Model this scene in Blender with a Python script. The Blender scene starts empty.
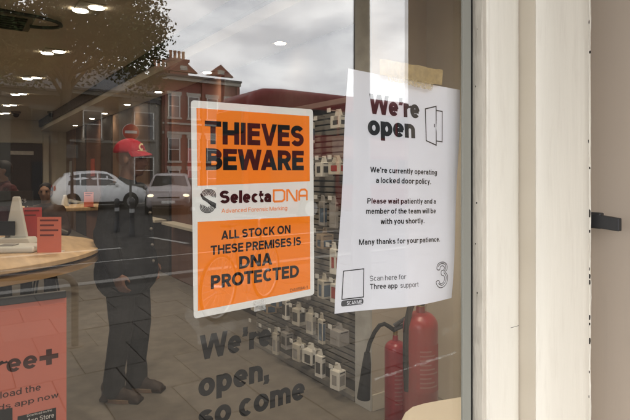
import bpy, math, random
from mathutils import Vector, Matrix
random.seed(7)
sc = bpy.context.scene
C = sc.collection
R_ = math.radians

# ------------------------------------------------------------------ camera
YAW = math.atan(361 / 515)
CA, SA = math.cos(YAW), math.sin(YAW)
FPX, CX, HY, EYE, GD = 515.0, 315.0, 174.0, 1.5, 0.466
cam = bpy.data.cameras.new('camera')
camo = bpy.data.objects.new('camera', cam)
C.objects.link(camo)
camo.location = (0, -GD, EYE)
camo.rotation_euler = (math.pi / 2, 0, -YAW)
cam.lens = 36 * FPX / 630
cam.sensor_width = 36
cam.sensor_fit = 'HORIZONTAL'
cam.shift_y = -(210 - HY) / 630
cam.clip_start = 0.02
cam.clip_end = 600
sc.camera = camo

# ------------------------------------------------------------------ sky, sun, exposure
SUN_EL, SUN_AZ = 48, 200
world = bpy.data.worlds.new('World')
sc.world = world
world.use_nodes = True
wn, wl = world.node_tree.nodes, world.node_tree.links
bg = wn['Background']
bg.inputs[1].default_value = 0.1
sky = wn.new('ShaderNodeTexSky')
sky.sky_type = 'NISHITA'
sky.sun_disc = False
sky.sun_elevation = R_(SUN_EL)
sky.sun_rotation = R_(SUN_AZ)
sky.dust_density = 4
tc = wn.new('ShaderNodeTexCoord')
mp = wn.new('ShaderNodeMapping')
mp.inputs['Scale'].default_value = (1.3, 1.3, 3.4)
mp.inputs['Location'].default_value = (3.1, 0.4, 1.7)
nz = wn.new('ShaderNodeTexNoise')
nz.inputs['Scale'].default_value = 3.4
nz.inputs['Detail'].default_value = 7
nz.inputs['Roughness'].default_value = 0.5
nz.inputs['Distortion'].default_value = 0.35
cr = wn.new('ShaderNodeValToRGB')
cr.color_ramp.elements[0].position = 0.37
cr.color_ramp.elements[0].color = (17.5, 17.8, 18.6, 1)
cr.color_ramp.elements[1].position = 0.63
cr.color_ramp.elements[1].color = (30, 30, 30, 1)
mx = wn.new('ShaderNodeMix')
mx.data_type = 'RGBA'
mx.inputs[0].default_value = 0.93
wl.new(tc.outputs['Generated'], mp.inputs[0])
wl.new(mp.outputs[0], nz.inputs['Vector'])
wl.new(nz.outputs[0], cr.inputs[0])
wl.new(sky.outputs[0], mx.inputs[6])
wl.new(cr.outputs[0], mx.inputs[7])
wl.new(mx.outputs[2], bg.inputs[0])
sun = bpy.data.lights.new('sun', 'SUN')
sun.energy = 0.6
sun.angle = R_(25)
sun.color = (1, 0.95, 0.87)
suno = bpy.data.objects.new('sun', sun)
C.objects.link(suno)
_a = R_(SUN_AZ)
_d = Vector((math.sin(_a) * math.cos(R_(SUN_EL)), math.cos(_a) * math.cos(R_(SUN_EL)), math.sin(R_(SUN_EL))))
suno.rotation_euler = _d.to_track_quat('Z', 'Y').to_euler()
vs = sc.view_settings
vs.view_transform = 'Standard'
vs.look = 'None'
vs.exposure = 0.98
vs.gamma = 1
vs.use_curve_mapping = False
sc.cycles.max_bounces = 12
sc.cycles.transparent_max_bounces = 24
sc.cycles.sample_clamp_indirect = 6
sc.cycles.use_denoising = True


# ------------------------------------------------------------------ pixel -> place
def kv(px, py):
    return (px - CX) / FPX, (HY - py) / FPX


def P(px, py, D=GD):                    # on a plane parallel to the glass, D metres in front of the lens
    k, v = kv(px, py)
    t = D / (CA - SA * k)
    return Vector(((SA + CA * k) * t, D - GD, EYE + v * t))


def I(px, py, d):                       # through the glass at depth d
    k, v = kv(px, py)
    return Vector(((SA + CA * k) * d, (CA - SA * k) * d - GD, EYE + v * d))


def RF(px, py, d):                      # the street point mirrored in the glass, path depth d
    p = I(px, py, d)
    return Vector((p.x, -p.y, p.z))


# ------------------------------------------------------------------ materials
MATS = {}


def mat(name, col, rough=0.6, metal=0.0, var=0.12, scale=12.0, bump=0.0, emit=None, spec=None, bscale=None, stretch=None, dirt=None):
    if name in MATS:
        return MATS[name]
    m = bpy.data.materials.new(name)
    m.use_nodes = True
    n, l = m.node_tree.nodes, m.node_tree.links
    b = n['Principled BSDF']
    b.inputs['Roughness'].default_value = rough
    b.inputs['Metallic'].default_value = metal
    if spec is None:
        spec = 0.5 if (metal > 0 or rough < 0.42) else 0.15
    b.inputs['Specular IOR Level'].default_value = spec
    co = n.new('ShaderNodeTexCoord')
    src = co.outputs['Object']
    if stretch:
        mpn = n.new('ShaderNodeMapping')
        mpn.inputs['Scale'].default_value = stretch
        l.new(src, mpn.inputs[0])
        src = mpn.outputs[0]
    t = n.new('ShaderNodeTexNoise')
    t.inputs['Scale'].default_value = scale
    t.inputs['Detail'].default_value = 5
    l.new(src, t.inputs['Vector'])
    r = n.new('ShaderNodeValToRGB')
    r.color_ramp.elements[0].position = 0.3
    r.color_ramp.elements[1].position = 0.7
    r.color_ramp.elements[0].color = tuple(c * (1 - var) for c in col) + (1,)
    r.color_ramp.elements[1].color = tuple(min(1, c * (1 + var)) for c in col) + (1,)
    l.new(t.outputs[0], r.inputs[0])
    colout = r.outputs[0]
    if dirt:                                # grime and wear: broken, stretched marks with a shape of their own
        amt, dcol, dst, dsc = dirt
        dm = n.new('ShaderNodeMapping')
        dm.inputs['Scale'].default_value = dst
        l.new(co.outputs['Object'], dm.inputs[0])
        dn = n.new('ShaderNodeTexNoise')
        dn.inputs['Scale'].default_value = dsc
        dn.inputs['Detail'].default_value = 8
        dn.inputs['Roughness'].default_value = 0.65
        l.new(dm.outputs[0], dn.inputs['Vector'])
        dr_ = n.new('ShaderNodeMapRange')
        dr_.inputs['From Min'].default_value = 0.52
        dr_.inputs['From Max'].default_value = 0.75
        dr_.inputs['To Max'].default_value = amt
        l.new(dn.outputs[0], dr_.inputs[0])
        mxd = n.new('ShaderNodeMix')
        mxd.data_type = 'RGBA'
        l.new(dr_.outputs[0], mxd.inputs[0])
        l.new(colout, mxd.inputs[6])
        mxd.inputs[7].default_value = tuple(dcol) + (1,)
        colout = mxd.outputs[2]
    l.new(colout, b.inputs['Base Color'])
    if bump:
        t2 = n.new('ShaderNodeTexNoise')
        t2.inputs['Scale'].default_value = bscale or scale * 6
        t2.inputs['Detail'].default_value = 6
        l.new(src, t2.inputs['Vector'])
        bp = n.new('ShaderNodeBump')
        bp.inputs['Strength'].default_value = bump
        bp.inputs['Distance'].default_value = 0.01
        l.new(t2.outputs[0], bp.inputs['Height'])
        l.new(bp.outputs[0], b.inputs['Normal'])
    if emit:
        b.inputs['Emission Color'].default_value = tuple(emit[:3]) + (1,)
        b.inputs['Emission Strength'].default_value = emit[3]
    MATS[name] = m
    return m


def glass_mat(name, r0, tint=(0.968, 0.968, 0.962)):
    m = bpy.data.materials.new(name)
    m.use_nodes = True
    n, l = m.node_tree.nodes, m.node_tree.links
    n.clear()
    out = n.new('ShaderNodeOutputMaterial')
    tr = n.new('ShaderNodeBsdfTransparent')
    tr.inputs[0].default_value = tint + (1,)
    gl = n.new('ShaderNodeBsdfGlossy')
    gl.inputs['Roughness'].default_value = 0.0
    gl.inputs['Color'].default_value = (1, 1, 1, 1)
    ge = n.new('ShaderNodeNewGeometry')
    dot = n.new('ShaderNodeVectorMath')
    dot.operation = 'DOT_PRODUCT'
    l.new(ge.outputs['Normal'], dot.inputs[0])
    l.new(ge.outputs['Incoming'], dot.inputs[1])

    def M(op, a, b=None):
        q = n.new('ShaderNodeMath')
        q.operation = op
        for i, s in enumerate((a, b)):
            if s is None:
                continue
            if isinstance(s, (int, float)):
                q.inputs[i].default_value = s
            else:
                l.new(s, q.inputs[i])
        return q.outputs[0]
    ab = M('ABSOLUTE', dot.outputs['Value'])
    f = M('ADD', M('MULTIPLY', M('POWER', M('SUBTRACT', 1.0, ab), 5.0), 1 - r0), r0)
    mixn = n.new('ShaderNodeMixShader')
    l.new(f, mixn.inputs[0])
    l.new(tr.outputs[0], mixn.inputs[1])
    l.new(gl.outputs[0], mixn.inputs[2])
    l.new(mixn.outputs[0], out.inputs[0])
    return m


def film_mat(name, col, alpha, rough=0.4, scale=120, patch=0.5):
    """thin translucent film or smear: colour mixed with clear by a broken-up noise"""
    m = bpy.data.materials.new(name)
    m.use_nodes = True
    n, l = m.node_tree.nodes, m.node_tree.links
    b = n['Principled BSDF']
    b.inputs['Base Color'].default_value = col + (1,)
    b.inputs['Roughness'].default_value = rough
    co = n.new('ShaderNodeTexCoord')
    t = n.new('ShaderNodeTexNoise')
    t.inputs['Scale'].default_value = scale
    t.inputs['Detail'].default_value = 4
    l.new(co.outputs['Object'], t.inputs['Vector'])
    r = n.new('ShaderNodeMapRange')
    r.inputs['From Min'].default_value = 0.35
    r.inputs['From Max'].default_value = 0.65
    r.inputs['To Min'].default_value = alpha * (1 - patch)
    r.inputs['To Max'].default_value = alpha
    l.new(t.outputs[0], r.inputs[0])
    l.new(r.outputs[0], b.inputs['Alpha'])
    return m


def brick_mat(name, c1, c2, mortar, w=0.225, h=0.075):
    m = bpy.data.materials.new(name)
    m.use_nodes = True
    n, l = m.node_tree.nodes, m.node_tree.links
    b = n['Principled BSDF']
    b.inputs['Roughness'].default_value = 0.9
    co = n.new('ShaderNodeTexCoord')
    mpn = n.new('ShaderNodeMapping')
    mpn.inputs['Rotation'].default_value = (R_(90), 0, 0)
    br = n.new('ShaderNodeTexBrick')
    br.inputs['Color1'].default_value = c1 + (1,)
    br.inputs['Color2'].default_value = c2 + (1,)
    br.inputs['Mortar'].default_value = mortar + (1,)
    br.inputs['Scale'].default_value = 1
    br.inputs['Brick Width'].default_value = w
    br.inputs['Row Height'].default_value = h
    br.inputs['Mortar Size'].default_value = 0.008
    l.new(co.outputs['Object'], mpn.inputs[0])
    l.new(mpn.outputs[0], br.inputs[0])
    l.new(br.outputs[0], b.inputs['Base Color'])
    return m


# ------------------------------------------------------------------ mesh helpers
class MB:
    def __init__(s):
        s.v, s.f = [], []

    def add(s, vs_, fs_):
        o = len(s.v)
        s.v += [Vector(p) for p in vs_]
        s.f += [tuple(i + o for i in f) for f in fs_]
        return s

    def box(s, x0, x1, y0, y1, z0, z1):
        return s.add([(x, y, z) for z in (z0, z1) for y in (y0, y1) for x in (x0, x1)],
                     [(0, 2, 3, 1), (4, 5, 7, 6), (0, 1, 5, 4), (1, 3, 7, 5), (3, 2, 6, 7), (2, 0, 4, 6)])

    def tube(s, pts, r, n=10, closed=False, caps=True):
        pts = [Vector(p) for p in pts]
        rs = r if isinstance(r, (list, tuple)) else [r] * len(pts)
        N = len(pts)
        rings = []
        up = None
        for i, p in enumerate(pts):
            a = pts[(i - 1) % N] if (closed or i > 0) else p
            b = pts[(i + 1) % N] if (closed or i < N - 1) else p
            t = (b - a).normalized()
            if up is None:
                up = Vector((0, 0, 1)) if abs(t.z) < 0.9 else Vector((1, 0, 0))
            x = t.cross(up)
            if x.length < 1e-5:
                x = t.orthogonal()
            x.normalize()
            y = x.cross(t).normalized()
            up = y
            rings.append([p + (x * math.cos(2 * math.pi * j / n) + y * math.sin(2 * math.pi * j / n)) * rs[i] for j in range(n)])
        vv = [q for g in rings for q in g]
        ff = []
        for i in range(N if closed else N - 1):
            for j in range(n):
                a, b = i * n + j, i * n + (j + 1) % n
                c, d = ((i + 1) % N) * n + (j + 1) % n, ((i + 1) % N) * n + j
                ff.append((a, b, c, d))
        if not closed and caps:
            ff.append(tuple(range(n - 1, -1, -1)))
            ff.append(tuple((N - 1) * n + j for j in range(n)))
        return s.add(vv, ff)

    def lathe(s, prof, c=(0, 0, 0), n=20, axis='z'):
        vv, ff = [], []
        for (r, z) in prof:
            for j in range(n):
                a = 2 * math.pi * j / n
                q = (r * math.cos(a), r * math.sin(a), z)
                if axis == 'y':
                    q = (q[0], q[2], q[1])
                elif axis == 'x':
                    q = (q[2], q[0], q[1])
                vv.append((q[0] + c[0], q[1] + c[1], q[2] + c[2]))
        for i in range(len(prof) - 1):
            for j in range(n):
                ff.append((i * n + j, i * n + (j + 1) % n, (i + 1) * n + (j + 1) % n, (i + 1) * n + j))
        ff.append(tuple(range(n - 1, -1, -1)))
        ff.append(tuple((len(prof) - 1) * n + j for j in range(n)))
        return s.add(vv, ff)

    def ell(s, c, r, n=14, m=9, rot=None):
        vv = []
        for i in range(1, m):
            th = math.pi * i / m
            for j in range(n):
                a = 2 * math.pi * j / n
                vv.append(Vector((r[0] * math.sin(th) * math.cos(a), r[1] * math.sin(th) * math.sin(a), r[2] * math.cos(th))))
        vv += [Vector((0, 0, r[2])), Vector((0, 0, -r[2]))]
        if rot:
            vv = [rot @ q for q in vv]
        vv = [q + Vector(c) for q in vv]
        ff = []
        for i in range(m - 2):
            for j in range(n):
                ff.append((i * n + j, (i + 1) * n + j, (i + 1) * n + (j + 1) % n, i * n + (j + 1) % n))
        T, B = (m - 1) * n, (m - 1) * n + 1
        for j in range(n):
            ff.append((T, j, (j + 1) % n))
            ff.append((B, (m - 2) * n + (j + 1) % n, (m - 2) * n + j))
        return s.add(vv, ff)

    def cap(s, a, b, ra, rb, n=12):
        s.ell(a, (ra,) * 3, n, 8)
        s.ell(b, (rb,) * 3, n, 8)
        return s.tube([a, b], [ra, rb], n)

    def prism(s, poly, a0, a1, axis='y'):
        n = len(poly)

        def q(p, t):
            return {'y': (p[0], t, p[1]), 'x': (t, p[0], p[1]), 'z': (p[0], p[1], t)}[axis]
        vv = [q(p, a0) for p in poly] + [q(p, a1) for p in poly]
        ff = [tuple(range(n)), tuple(range(2 * n - 1, n - 1, -1))]
        ff += [(i, (i + 1) % n + 0, (i + 1) % n + n, i + n) for i in range(n)]
        return s.add(vv, ff)

    def mesh(s, name, smooth=False):
        me = bpy.data.meshes.new(name)
        me.from_pydata([tuple(q) for q in s.v], [], s.f)
        import bmesh
        bm = bmesh.new()
        bm.from_mesh(me)
        bmesh.ops.recalc_face_normals(bm, faces=bm.faces)
        bm.to_mesh(me)
        bm.free()
        if smooth:
            me.polygons.foreach_set('use_smooth', [True] * len(me.polygons))
        return me

    def build(s, name, m, parent=None, smooth=False, bevel=0.0, world=True, seg=2):
        if parent is not None and world:
            o = parent.location
            if parent.parent:
                o = o + parent.parent.location
            for q in s.v:
                q -= o
        me = s.mesh(name, smooth)
        me.materials.append(m)
        ob = bpy.data.objects.new(name, me)
        C.objects.link(ob)
        if parent is not None:
            ob.parent = parent
        if bevel:
            b = ob.modifiers.new('bevel', 'BEVEL')
            b.width = bevel
            b.segments = seg
            b.limit_method = 'ANGLE'
            b.angle_limit = R_(40)
        if smooth:
            es = ob.modifiers.new('sharp', 'EDGE_SPLIT')
            es.split_angle = R_(38)
        return ob


def tag(o, label, cat, group=None):
    o['label'] = label
    o['category'] = cat
    if group:
        o['group'] = group
    return o


def thing(name, label, cat, loc=(0, 0, 0), rz=0.0, group=None):
    o = bpy.data.objects.new(name, None)
    o.empty_display_size = 0.05
    C.objects.link(o)
    o.location = loc
    o.rotation_euler = (0, 0, rz)
    return tag(o, label, cat, group)


def struct(o):
    o['kind'] = 'structure'
    return o


def stuff(o):
    o['kind'] = 'stuff'
    return o


def copy_tree(o, parent=None):
    c = o.copy()
    C.objects.link(c)
    c.parent = parent
    for ch in list(o.children):
        copy_tree(ch, c)
    return c


ORD = ['first', 'second', 'third', 'fourth', 'fifth', 'sixth', 'seventh', 'eighth', 'ninth', 'tenth']


# ------------------------------------------------------------------ drawn lettering (own outline font)
def arc(cx, cy, rx, ry, a0, a1, n=None):
    n = n or max(5, int(abs(a1 - a0) / 14))
    return [(cx + rx * math.cos(R_(a0 + (a1 - a0) * i / n)), cy + ry * math.sin(R_(a0 + (a1 - a0) * i / n))) for i in range(n + 1)]


XH = 0.73


def glyph(ch, h):
    """width, strokes; cap height 1, half stroke h. ('s', pts, closed) or ('q', xa,ya,xb,yb)"""
    S, Q = [], []

    def s(pts, closed=False):
        S.append((pts, closed))

    def q(xa, ya, xb, yb):
        k = math.hypot(1, (xb - xa) / (yb - ya)) * h * 0.97
        Q.append([(xa - k, ya), (xa + k, ya), (xb + k, yb), (xb - k, yb)])
    X = XH
    W = 0.6
    sl = h * 1.12
    if ch == ' ':
        W = 0.2
    elif ch == 'T':
        W = 0.74
        s([(0, 1 - h), (W, 1 - h)])
        s([(W / 2, 0), (W / 2, 1 - h)])
    elif ch == 'H':
        W = 0.78
        s([(h, 0), (h, 1)])
        s([(W - h, 0), (W - h, 1)])
        s([(h, .52), (W - h, .52)])
    elif ch == 'I':
        W = 2 * h
        s([(h, 0), (h, 1)])
    elif ch in 'EFL':
        W = 0.64 if ch != 'L' else 0.6
        s([(h, 0), (h, 1)])
        if ch != 'L':
            s([(h, 1 - h), (W, 1 - h)])
            s([(h, .53), (W * .94, .53)])
        if ch != 'F':
            s([(h, h), (W, h)])
    elif ch == 'V':
        W = 0.84
        q(sl, 1, W / 2, 0)
        q(W - sl, 1, W / 2, 0)
    elif ch == 'W':
        W = 1.2
        q(sl, 1, W * .27, 0)
        q(W / 2, 1, W * .27, 0)
        q(W / 2, 1, W * .73, 0)
        q(W - sl, 1, W * .73, 0)
    elif ch == 'A':
        W = 0.86
        q(W / 2, 1, sl, 0)
        q(W / 2, 1, W - sl, 0)
        s([(W * .25, .27), (W * .75, .27)])
    elif ch == 'M':
        W = 0.98
        s([(h, 0), (h, 1)])
        s([(W - h, 0), (W - h, 1)])
        q(h * 1.1, 1, W / 2, 0)
        q(W - h * 1.1, 1, W / 2, 0)
    elif ch == 'N':
        W = 0.8
        s([(h, 0), (h, 1)])
        s([(W - h, 0), (W - h, 1)])
        q(h * 1.1, 1, W - h * 1.1, 0)
    elif ch == 'K':
        W = 0.78
        s([(h, 0), (h, 1)])
        q(W - sl * 1.1, 1, h * 1.6, .38)
        q(W * .38, .60, W - sl * 1.1, 0)
    elif ch == 'O':
        W = 0.92
        s(arc(W / 2, .5, W / 2 - h, .5 - h + .01, 0, 348, 24), True)
    elif ch == 'Q':
        W = 0.92
        s(arc(W / 2, .5, W / 2 - h, .5 - h + .01, 0, 348, 24), True)
        s([(W * .6, .2), (W * .95, -.02)])
    elif ch == 'C':
        W = 0.82
        s(arc(W / 2 + .02, .5, W / 2 - h, .5 - h + .01, 48, 312, 22))
    elif ch == 'D':
        W = 0.8
        s([(h, 0), (h, 1)])
        s([(h, 1 - h), (W * .42, 1 - h)] + arc(W * .42, .5, W * .58 - h, .5 - h, 80, -80, 14) + [(W * .42, h), (h, h)])
    elif ch == 'U':
        W = 0.78
        s([(h, 1), (h, .4)] + arc(W / 2, .4, W / 2 - h, .4 - h, 195, 345, 12) + [(W - h, .4), (W - h, 1)])
    elif ch in 'PRB':
        W = 0.72
        m_ = .47 if ch != 'B' else .54
        s([(h, 0), (h, 1)])
        cy = (1 - h + m_) / 2
        s([(h, 1 - h), (W * .5, 1 - h)] + arc(W * .5, cy, W * .47 - h, (1 - h - m_) / 2, 80, -80, 10) + [(W * .5, m_), (h, m_)])
        if ch == 'R':
            q(W * .5, m_, W - sl * .9, 0)
        if ch == 'B':
            cy = (m_ + h) / 2
            s([(h, m_ - .002), (W * .52, m_ - .002)] + arc(W * .52, cy, W * .5 - h, (m_ - h) / 2, 80, -80, 10) + [(W * .52, h), (h, h)])
    elif ch in 'Ss':
        top = 1.0 if ch == 'S' else X
        W = 0.72 if ch == 'S' else 0.54
        mid = top * .52
        ru, rl = (top - h - mid) / 2, (mid - h) / 2
        s(arc(W / 2, mid + ru, W / 2 - h * 1.05, ru, 22, 262, 14) + arc(W / 2, h + rl, W / 2 - h, rl, 82, -158, 14))
    elif ch == 'a':
        W = 0.57
        r_ = W / 2 - h
        s(arc(W / 2, X - h - .16, r_, .16, 165, 8, 9) + [(W - h, X - h - .2), (W - h, 0)])
        s([(W - h, .43), (W * .42, .40)] + arc(W * .40, (.40 + h) / 2, W * .40 - h, (.40 - h) / 2, 92, 268, 9) + [(W * .55, h), (W - h, .17)])
    elif ch == 'e':
        W = 0.6
        s(arc(W / 2, X / 2, W / 2 - h, X / 2 - h + .01, 0, 318, 22))
        s([(h, X * .5), (W - h * .5, X * .5)])
    elif ch == 'c':
        W = 0.56
        s(arc(W / 2 + .02, X / 2, W / 2 - h, X / 2 - h + .01, 46, 314, 20))
    elif ch == 'o':
        W = 0.63
        s(arc(W / 2, X / 2, W / 2 - h, X / 2 - h + .01, 0, 345, 23), True)
    elif ch in 'nhm':
        W = 0.58 if ch != 'm' else 0.9
        s([(h, 0), (h, X if ch != 'h' else 1)])
        n_ = 1 if ch != 'm' else 2
        w1 = (W - 2 * h) / n_
        for i in range(n_):
            x0 = h + w1 * i
            s([(x0, X - h - .22)] + arc(x0 + w1 / 2, X - h - .2, w1 / 2, .2, 165, 8, 9) + [(x0 + w1, X - h - .24), (x0 + w1, 0)])
    elif ch == 'u':
        W = 0.58
        s([(W - h, 0), (W - h, X)])
        s([(h, X), (h, .22 + h)] + arc(W / 2, h + .2, W / 2 - h, .2, 188, 345, 9) + [(W - h, .24 + h)])
    elif ch == 'r':
        W = 0.39
        s([(h, 0), (h, X)])
        s([(h, X - h - .22)] + arc(W - .02, X - h - .24, W - .02 - h, .235, 165, 85, 6) + [(W, X - h)])
    elif ch == 't':
        W = 0.36
        s([(W * .42, .92), (W * .42, .2)] + arc(W * .42 + .12, h + .12, .12, .12, 188, 268, 5) + [(W, h + .005)])
        s([(0, X - h), (W, X - h)])
    elif ch == 'f':
        W = 0.37
        s([(W * .42, 0), (W * .42, .8)] + arc(W * .42 + .12, .98 - h - .12, .12, .12, 172, 92, 5) + [(W, .98 - h)])
        s([(0, X - h), (W, X - h)])
    elif ch in 'dbpq':
        W = 0.62
        right = ch in 'dq'
        x = W - h if right else h
        s([(x, 0), (x, 1)] if ch in 'db' else [(x, -.24), (x, X)])
        cx = W / 2 - (.01 if right else -.01)
        s(arc(cx, X / 2, W / 2 - h - .01, X / 2 - h + .005, 0, 345, 22), True)
    elif ch == 'g':
        W = 0.62
        s([(W - h, X), (W - h, -.02)] + arc(W / 2, -.04, W / 2 - h, .2 - h * .4, -8, -160, 9))
        s(arc(W / 2 - .01, X / 2 + .02, W / 2 - h - .01, X / 2 - h - .015, 0, 345, 22), True)
    elif ch in 'il':
        W = 2 * h
        s([(h, 0), (h, X if ch == 'i' else 1)])
        if ch == 'i':
            s([(h, 1 - 1.6 * h), (h, 1)])
    elif ch == 'k':
        W = 0.56
        s([(h, 0), (h, 1)])
        q(W - sl, X, h * 1.5, .25)
        q(W * .4, .42, W - sl, 0)
    elif ch in 'vy':
        W = 0.56
        if ch == 'v':
            q(sl, X, W / 2, 0)
            q(W - sl, X, W / 2, 0)
        else:
            q(sl, X, W / 2, 0)
            q(W - sl, X, W / 2 - .1, -.24)
    elif ch == 'w':
        W = 0.84
        q(sl, X, W * .28, 0)
        q(W / 2, X, W * .28, 0)
        q(W / 2, X, W * .72, 0)
        q(W - sl, X, W * .72, 0)
    elif ch == "'":
        W = 2 * h
        s([(h, 1), (h, 1 - 2 * h)])
        q(h * 1.3, 1 - 2 * h, h * .7, 1 - 3.6 * h)
    elif ch == ',':
        W = 2 * h
        s([(h, 2 * h), (h, 0)])
        q(h * 1.3, 0, h * .7, -1.6 * h)
    elif ch == '.':
        W = 2 * h
        s([(h, 2 * h), (h, 0)])
    elif ch == '-':
        W = .36
        s([(0, .36), (W, .36)])
    elif ch == '+':
        W = .66
        s([(0, .37), (W, .37)])
        s([(W / 2, .04), (W / 2, .70)])
    elif ch == '0':
        W = .6
        s(arc(W / 2, .5, W / 2 - h, .5 - h, 0, 345, 23), True)
    elif ch == '1':
        W = .36
        s([(W - h, 0), (W - h, 1)])
        q(W - h, 1, h, .76)
    elif ch == '5':
        W = .6
        s([(W - h, 1 - h), (h * 1.3, 1 - h), (h * 1.1, .5)] + arc(W / 2, .31 + h * .2, W / 2 - h, .31 - h, 140, -155, 16))
    elif ch == '8':
        W = .6
        s(arc(W / 2, .75 - h / 4, W / 2 - h * 1.15, .25 - h * .6, 0, 345, 20), True)
        s(arc(W / 2, .27, W / 2 - h, .27 - h, 0, 345, 20), True)
    elif ch == '4':
        W = .62
        s([(W * .72, 0), (W * .72, 1)])
        q(W * .66, 1, h, .28)
        s([(0, .27), (W, .27)])
    return W, S, Q


def stroke_poly(pts, h, closed=False):
    """quads of a mitred stroke"""
    n = len(pts)
    L, Rr = [], []
    for i in range(n):
        a = Vector(pts[(i - 1) % n]) if (closed or i > 0) else None
        b = Vector(pts[i])
        c = Vector(pts[(i + 1) % n]) if (closed or i < n - 1) else None
        d1 = (b - a).normalized() if a is not None and (b - a).length > 1e-9 else None
        d2 = (c - b).normalized() if c is not None and (c - b).length > 1e-9 else None
        if d1 is None:
            d1 = d2
        if d2 is None:
            d2 = d1
        nn = Vector((-d1.y - d2.y, d1.x + d2.x))
        if nn.length < 1e-6:
            nn = Vector((-d1.y, d1.x))
        nn.normalize()
        k = h / max(0.5, nn.dot(Vector((-d1.y, d1.x))))
        L.append(b + nn * k)
        Rr.append(b - nn * k)
    qs = []
    for i in range(n if closed else n - 1):
        j = (i + 1) % n
        qs.append([tuple(L[i]), tuple(L[j]), tuple(Rr[j]), tuple(Rr[i])])
    return qs


KERN = {'WA': .12, 'EW': .03, 'AR': .02, 'CT': .1, 'CK': .07, 'RO': .03, 'OT': .05, 'TE': .02, 'TO': .05, 'We': .06, 'AL': .02, 'EV': .03, 'VE': .03, "e'": -.02, "'r": -.02, 'LL': .04, 'wi': .01, 'RA': .02, 'IE': -.02, 'HI': -.02}


def text_polys(txt, h=0.1, track=0.11):
    """list of (layer, polygon) and the width"""
    x, out = 0.0, []
    for i_, ch in enumerate(txt):
        W, S, Q = glyph(ch, h)
        lay = 0
        for pts, cl in S:
            for p in stroke_poly(pts, h, cl):
                out.append((lay, [(a + x, b) for a, b in p]))
            lay += 1
        for p in Q:
            out.append((lay, [(a + x, b) for a, b in p]))
            lay += 1
        nx = txt[i_ + 1] if i_ + 1 < len(txt) else ''
        x += W + (track if ch != ' ' else track * .6) - KERN.get(ch + nx, 0)
    return out, x - track


def print_polys(name, polys, fn, m, parent, layer_step=0.00002):
    """fn(x, y, lift) -> world point; drawn flat print, each stroke a hair above the one below"""
    b = MB()
    for lay, p in polys:
        b.add([fn(a, c, lay * layer_step) for a, c in p], [tuple(range(len(p)))])
    return b.build(name, m, parent)


def line_on(name, txt, p0, p1, top, m, parent, surf, h=0.1, D=GD, track=0.11, level=False):
    """text whose base line runs from pixel p0 to p1; top = pixel y of the cap line above p0"""
    A, B, T = P(p0[0], p0[1], D), P(p1[0], p1[1], D), P(p0[0], top, D)
    cap = T.z - A.z
    if level:
        A.z = B.z
    polys, w = text_polys(txt, h, track)
    ux, uz = (B.x - A.x) / w, (B.z - A.z) / w
    return print_polys(name, polys, lambda a, c, l: surf(A.x + ux * a, A.z + uz * a + c * cap, l), m, parent)

# ================================================================== THE SETTING
m_pave = mat('paving_concrete', (0.15, 0.14, 0.125), 0.75, var=0.18, scale=5, bump=0.25)
m_joint = mat('joint_dirt', (0.036, 0.032, 0.027), 0.95, var=0.3, scale=20)
m_road = mat('asphalt', (0.038, 0.035, 0.032), 0.85, var=0.25, scale=3, bump=0.3)
m_kerb = mat('kerb_granite', (0.19, 0.18, 0.165), 0.8, var=0.15, scale=20)
m_line = mat('road_paint', (0.30, 0.29, 0.27), 0.7, var=0.15, scale=6)
m_floor = mat('shop_floor_vinyl', (0.15, 0.13, 0.108), 0.6, var=0.15, scale=8)
m_ceil = mat('ceiling_paint', (0.60, 0.55, 0.47), 0.9, var=0.04, scale=2)
m_wallin = mat('inner_wall_paint', (0.52, 0.47, 0.39), 0.9, var=0.06, scale=3)
m_beige = mat('beige_wall_paint', (0.45, 0.375, 0.305), 0.7, var=0.05, scale=3, bump=0.05, stretch=(1, 1, .15), dirt=(.35, (.36, .31, .26), (1, 1, .06), 30))
m_cream = mat('cream_gloss_paint', (0.80, 0.755, 0.66), 0.45, var=0.05, scale=14, bump=0.16, bscale=40, stretch=(1, 1, .12), spec=.4, dirt=(.22, (.55, .49, .41), (1, 1, .16), 70))
m_creamd = mat('old_putty_paint', (0.56, 0.51, 0.43), 0.6, var=0.06, scale=30, bump=0.25, bscale=120, stretch=(1, 1, .3), dirt=(.4, (.40, .36, .30), (1, 1, .25), 90))
m_alu = mat('grey_sealant_strip', (0.27, 0.265, 0.228), 0.5, var=0.1, scale=20, stretch=(1, 1, .1))
m_black = mat('black_gap', (0.012, 0.012, 0.012), 0.6)
m_fascia = mat('fascia_paint', (0.30, 0.29, 0.28), 0.6)
m_darkmetal = mat('dark_metal', (0.03, 0.03, 0.032), 0.45, 0.3)

# street
pv = struct(MB().box(-14, 26, -7.0, -0.02, -0.14, -0.010).build('pavement', m_joint))
SW, SD = 0.45, 0.60
proto = None
slab_mats = [mat('slab_%s' % n, c, 0.75, var=0.16, scale=7, bump=0.25, bscale=60, dirt=(.6, (.03, .027, .023), (1, 1, 1), 9)) for n, c in
             (('grey', (0.064, 0.057, 0.048)), ('pale', (0.074, 0.066, 0.056)), ('dull', (0.054, 0.049, 0.042)))]
slab_mesh = []
for m_ in slab_mats:
    sb = MB().box(-SW / 2 + .005, SW / 2 - .005, -SD / 2 + .005, SD / 2 - .005, -0.05, 0.0).mesh('slab')
    sb.materials.append(m_)
    slab_mesh.append(sb)
for r in range(11):
    for q in range(-5, 20):
        ob = bpy.data.objects.new('slab', random.choice(slab_mesh))
        ob.location = ((q + 0.5 * (r % 2)) * SW + .13, -0.08 - SD * (r + .5), random.uniform(-.003, .003))
        ob.rotation_euler = (random.uniform(-.004, .004), random.uniform(-.004, .004), random.uniform(-.004, .004))
        ob.parent = pv
        C.objects.link(ob)
rd = struct(MB().box(-120, 160, -160, -7.22, -0.4, -0.125).build('road', m_road))
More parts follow.
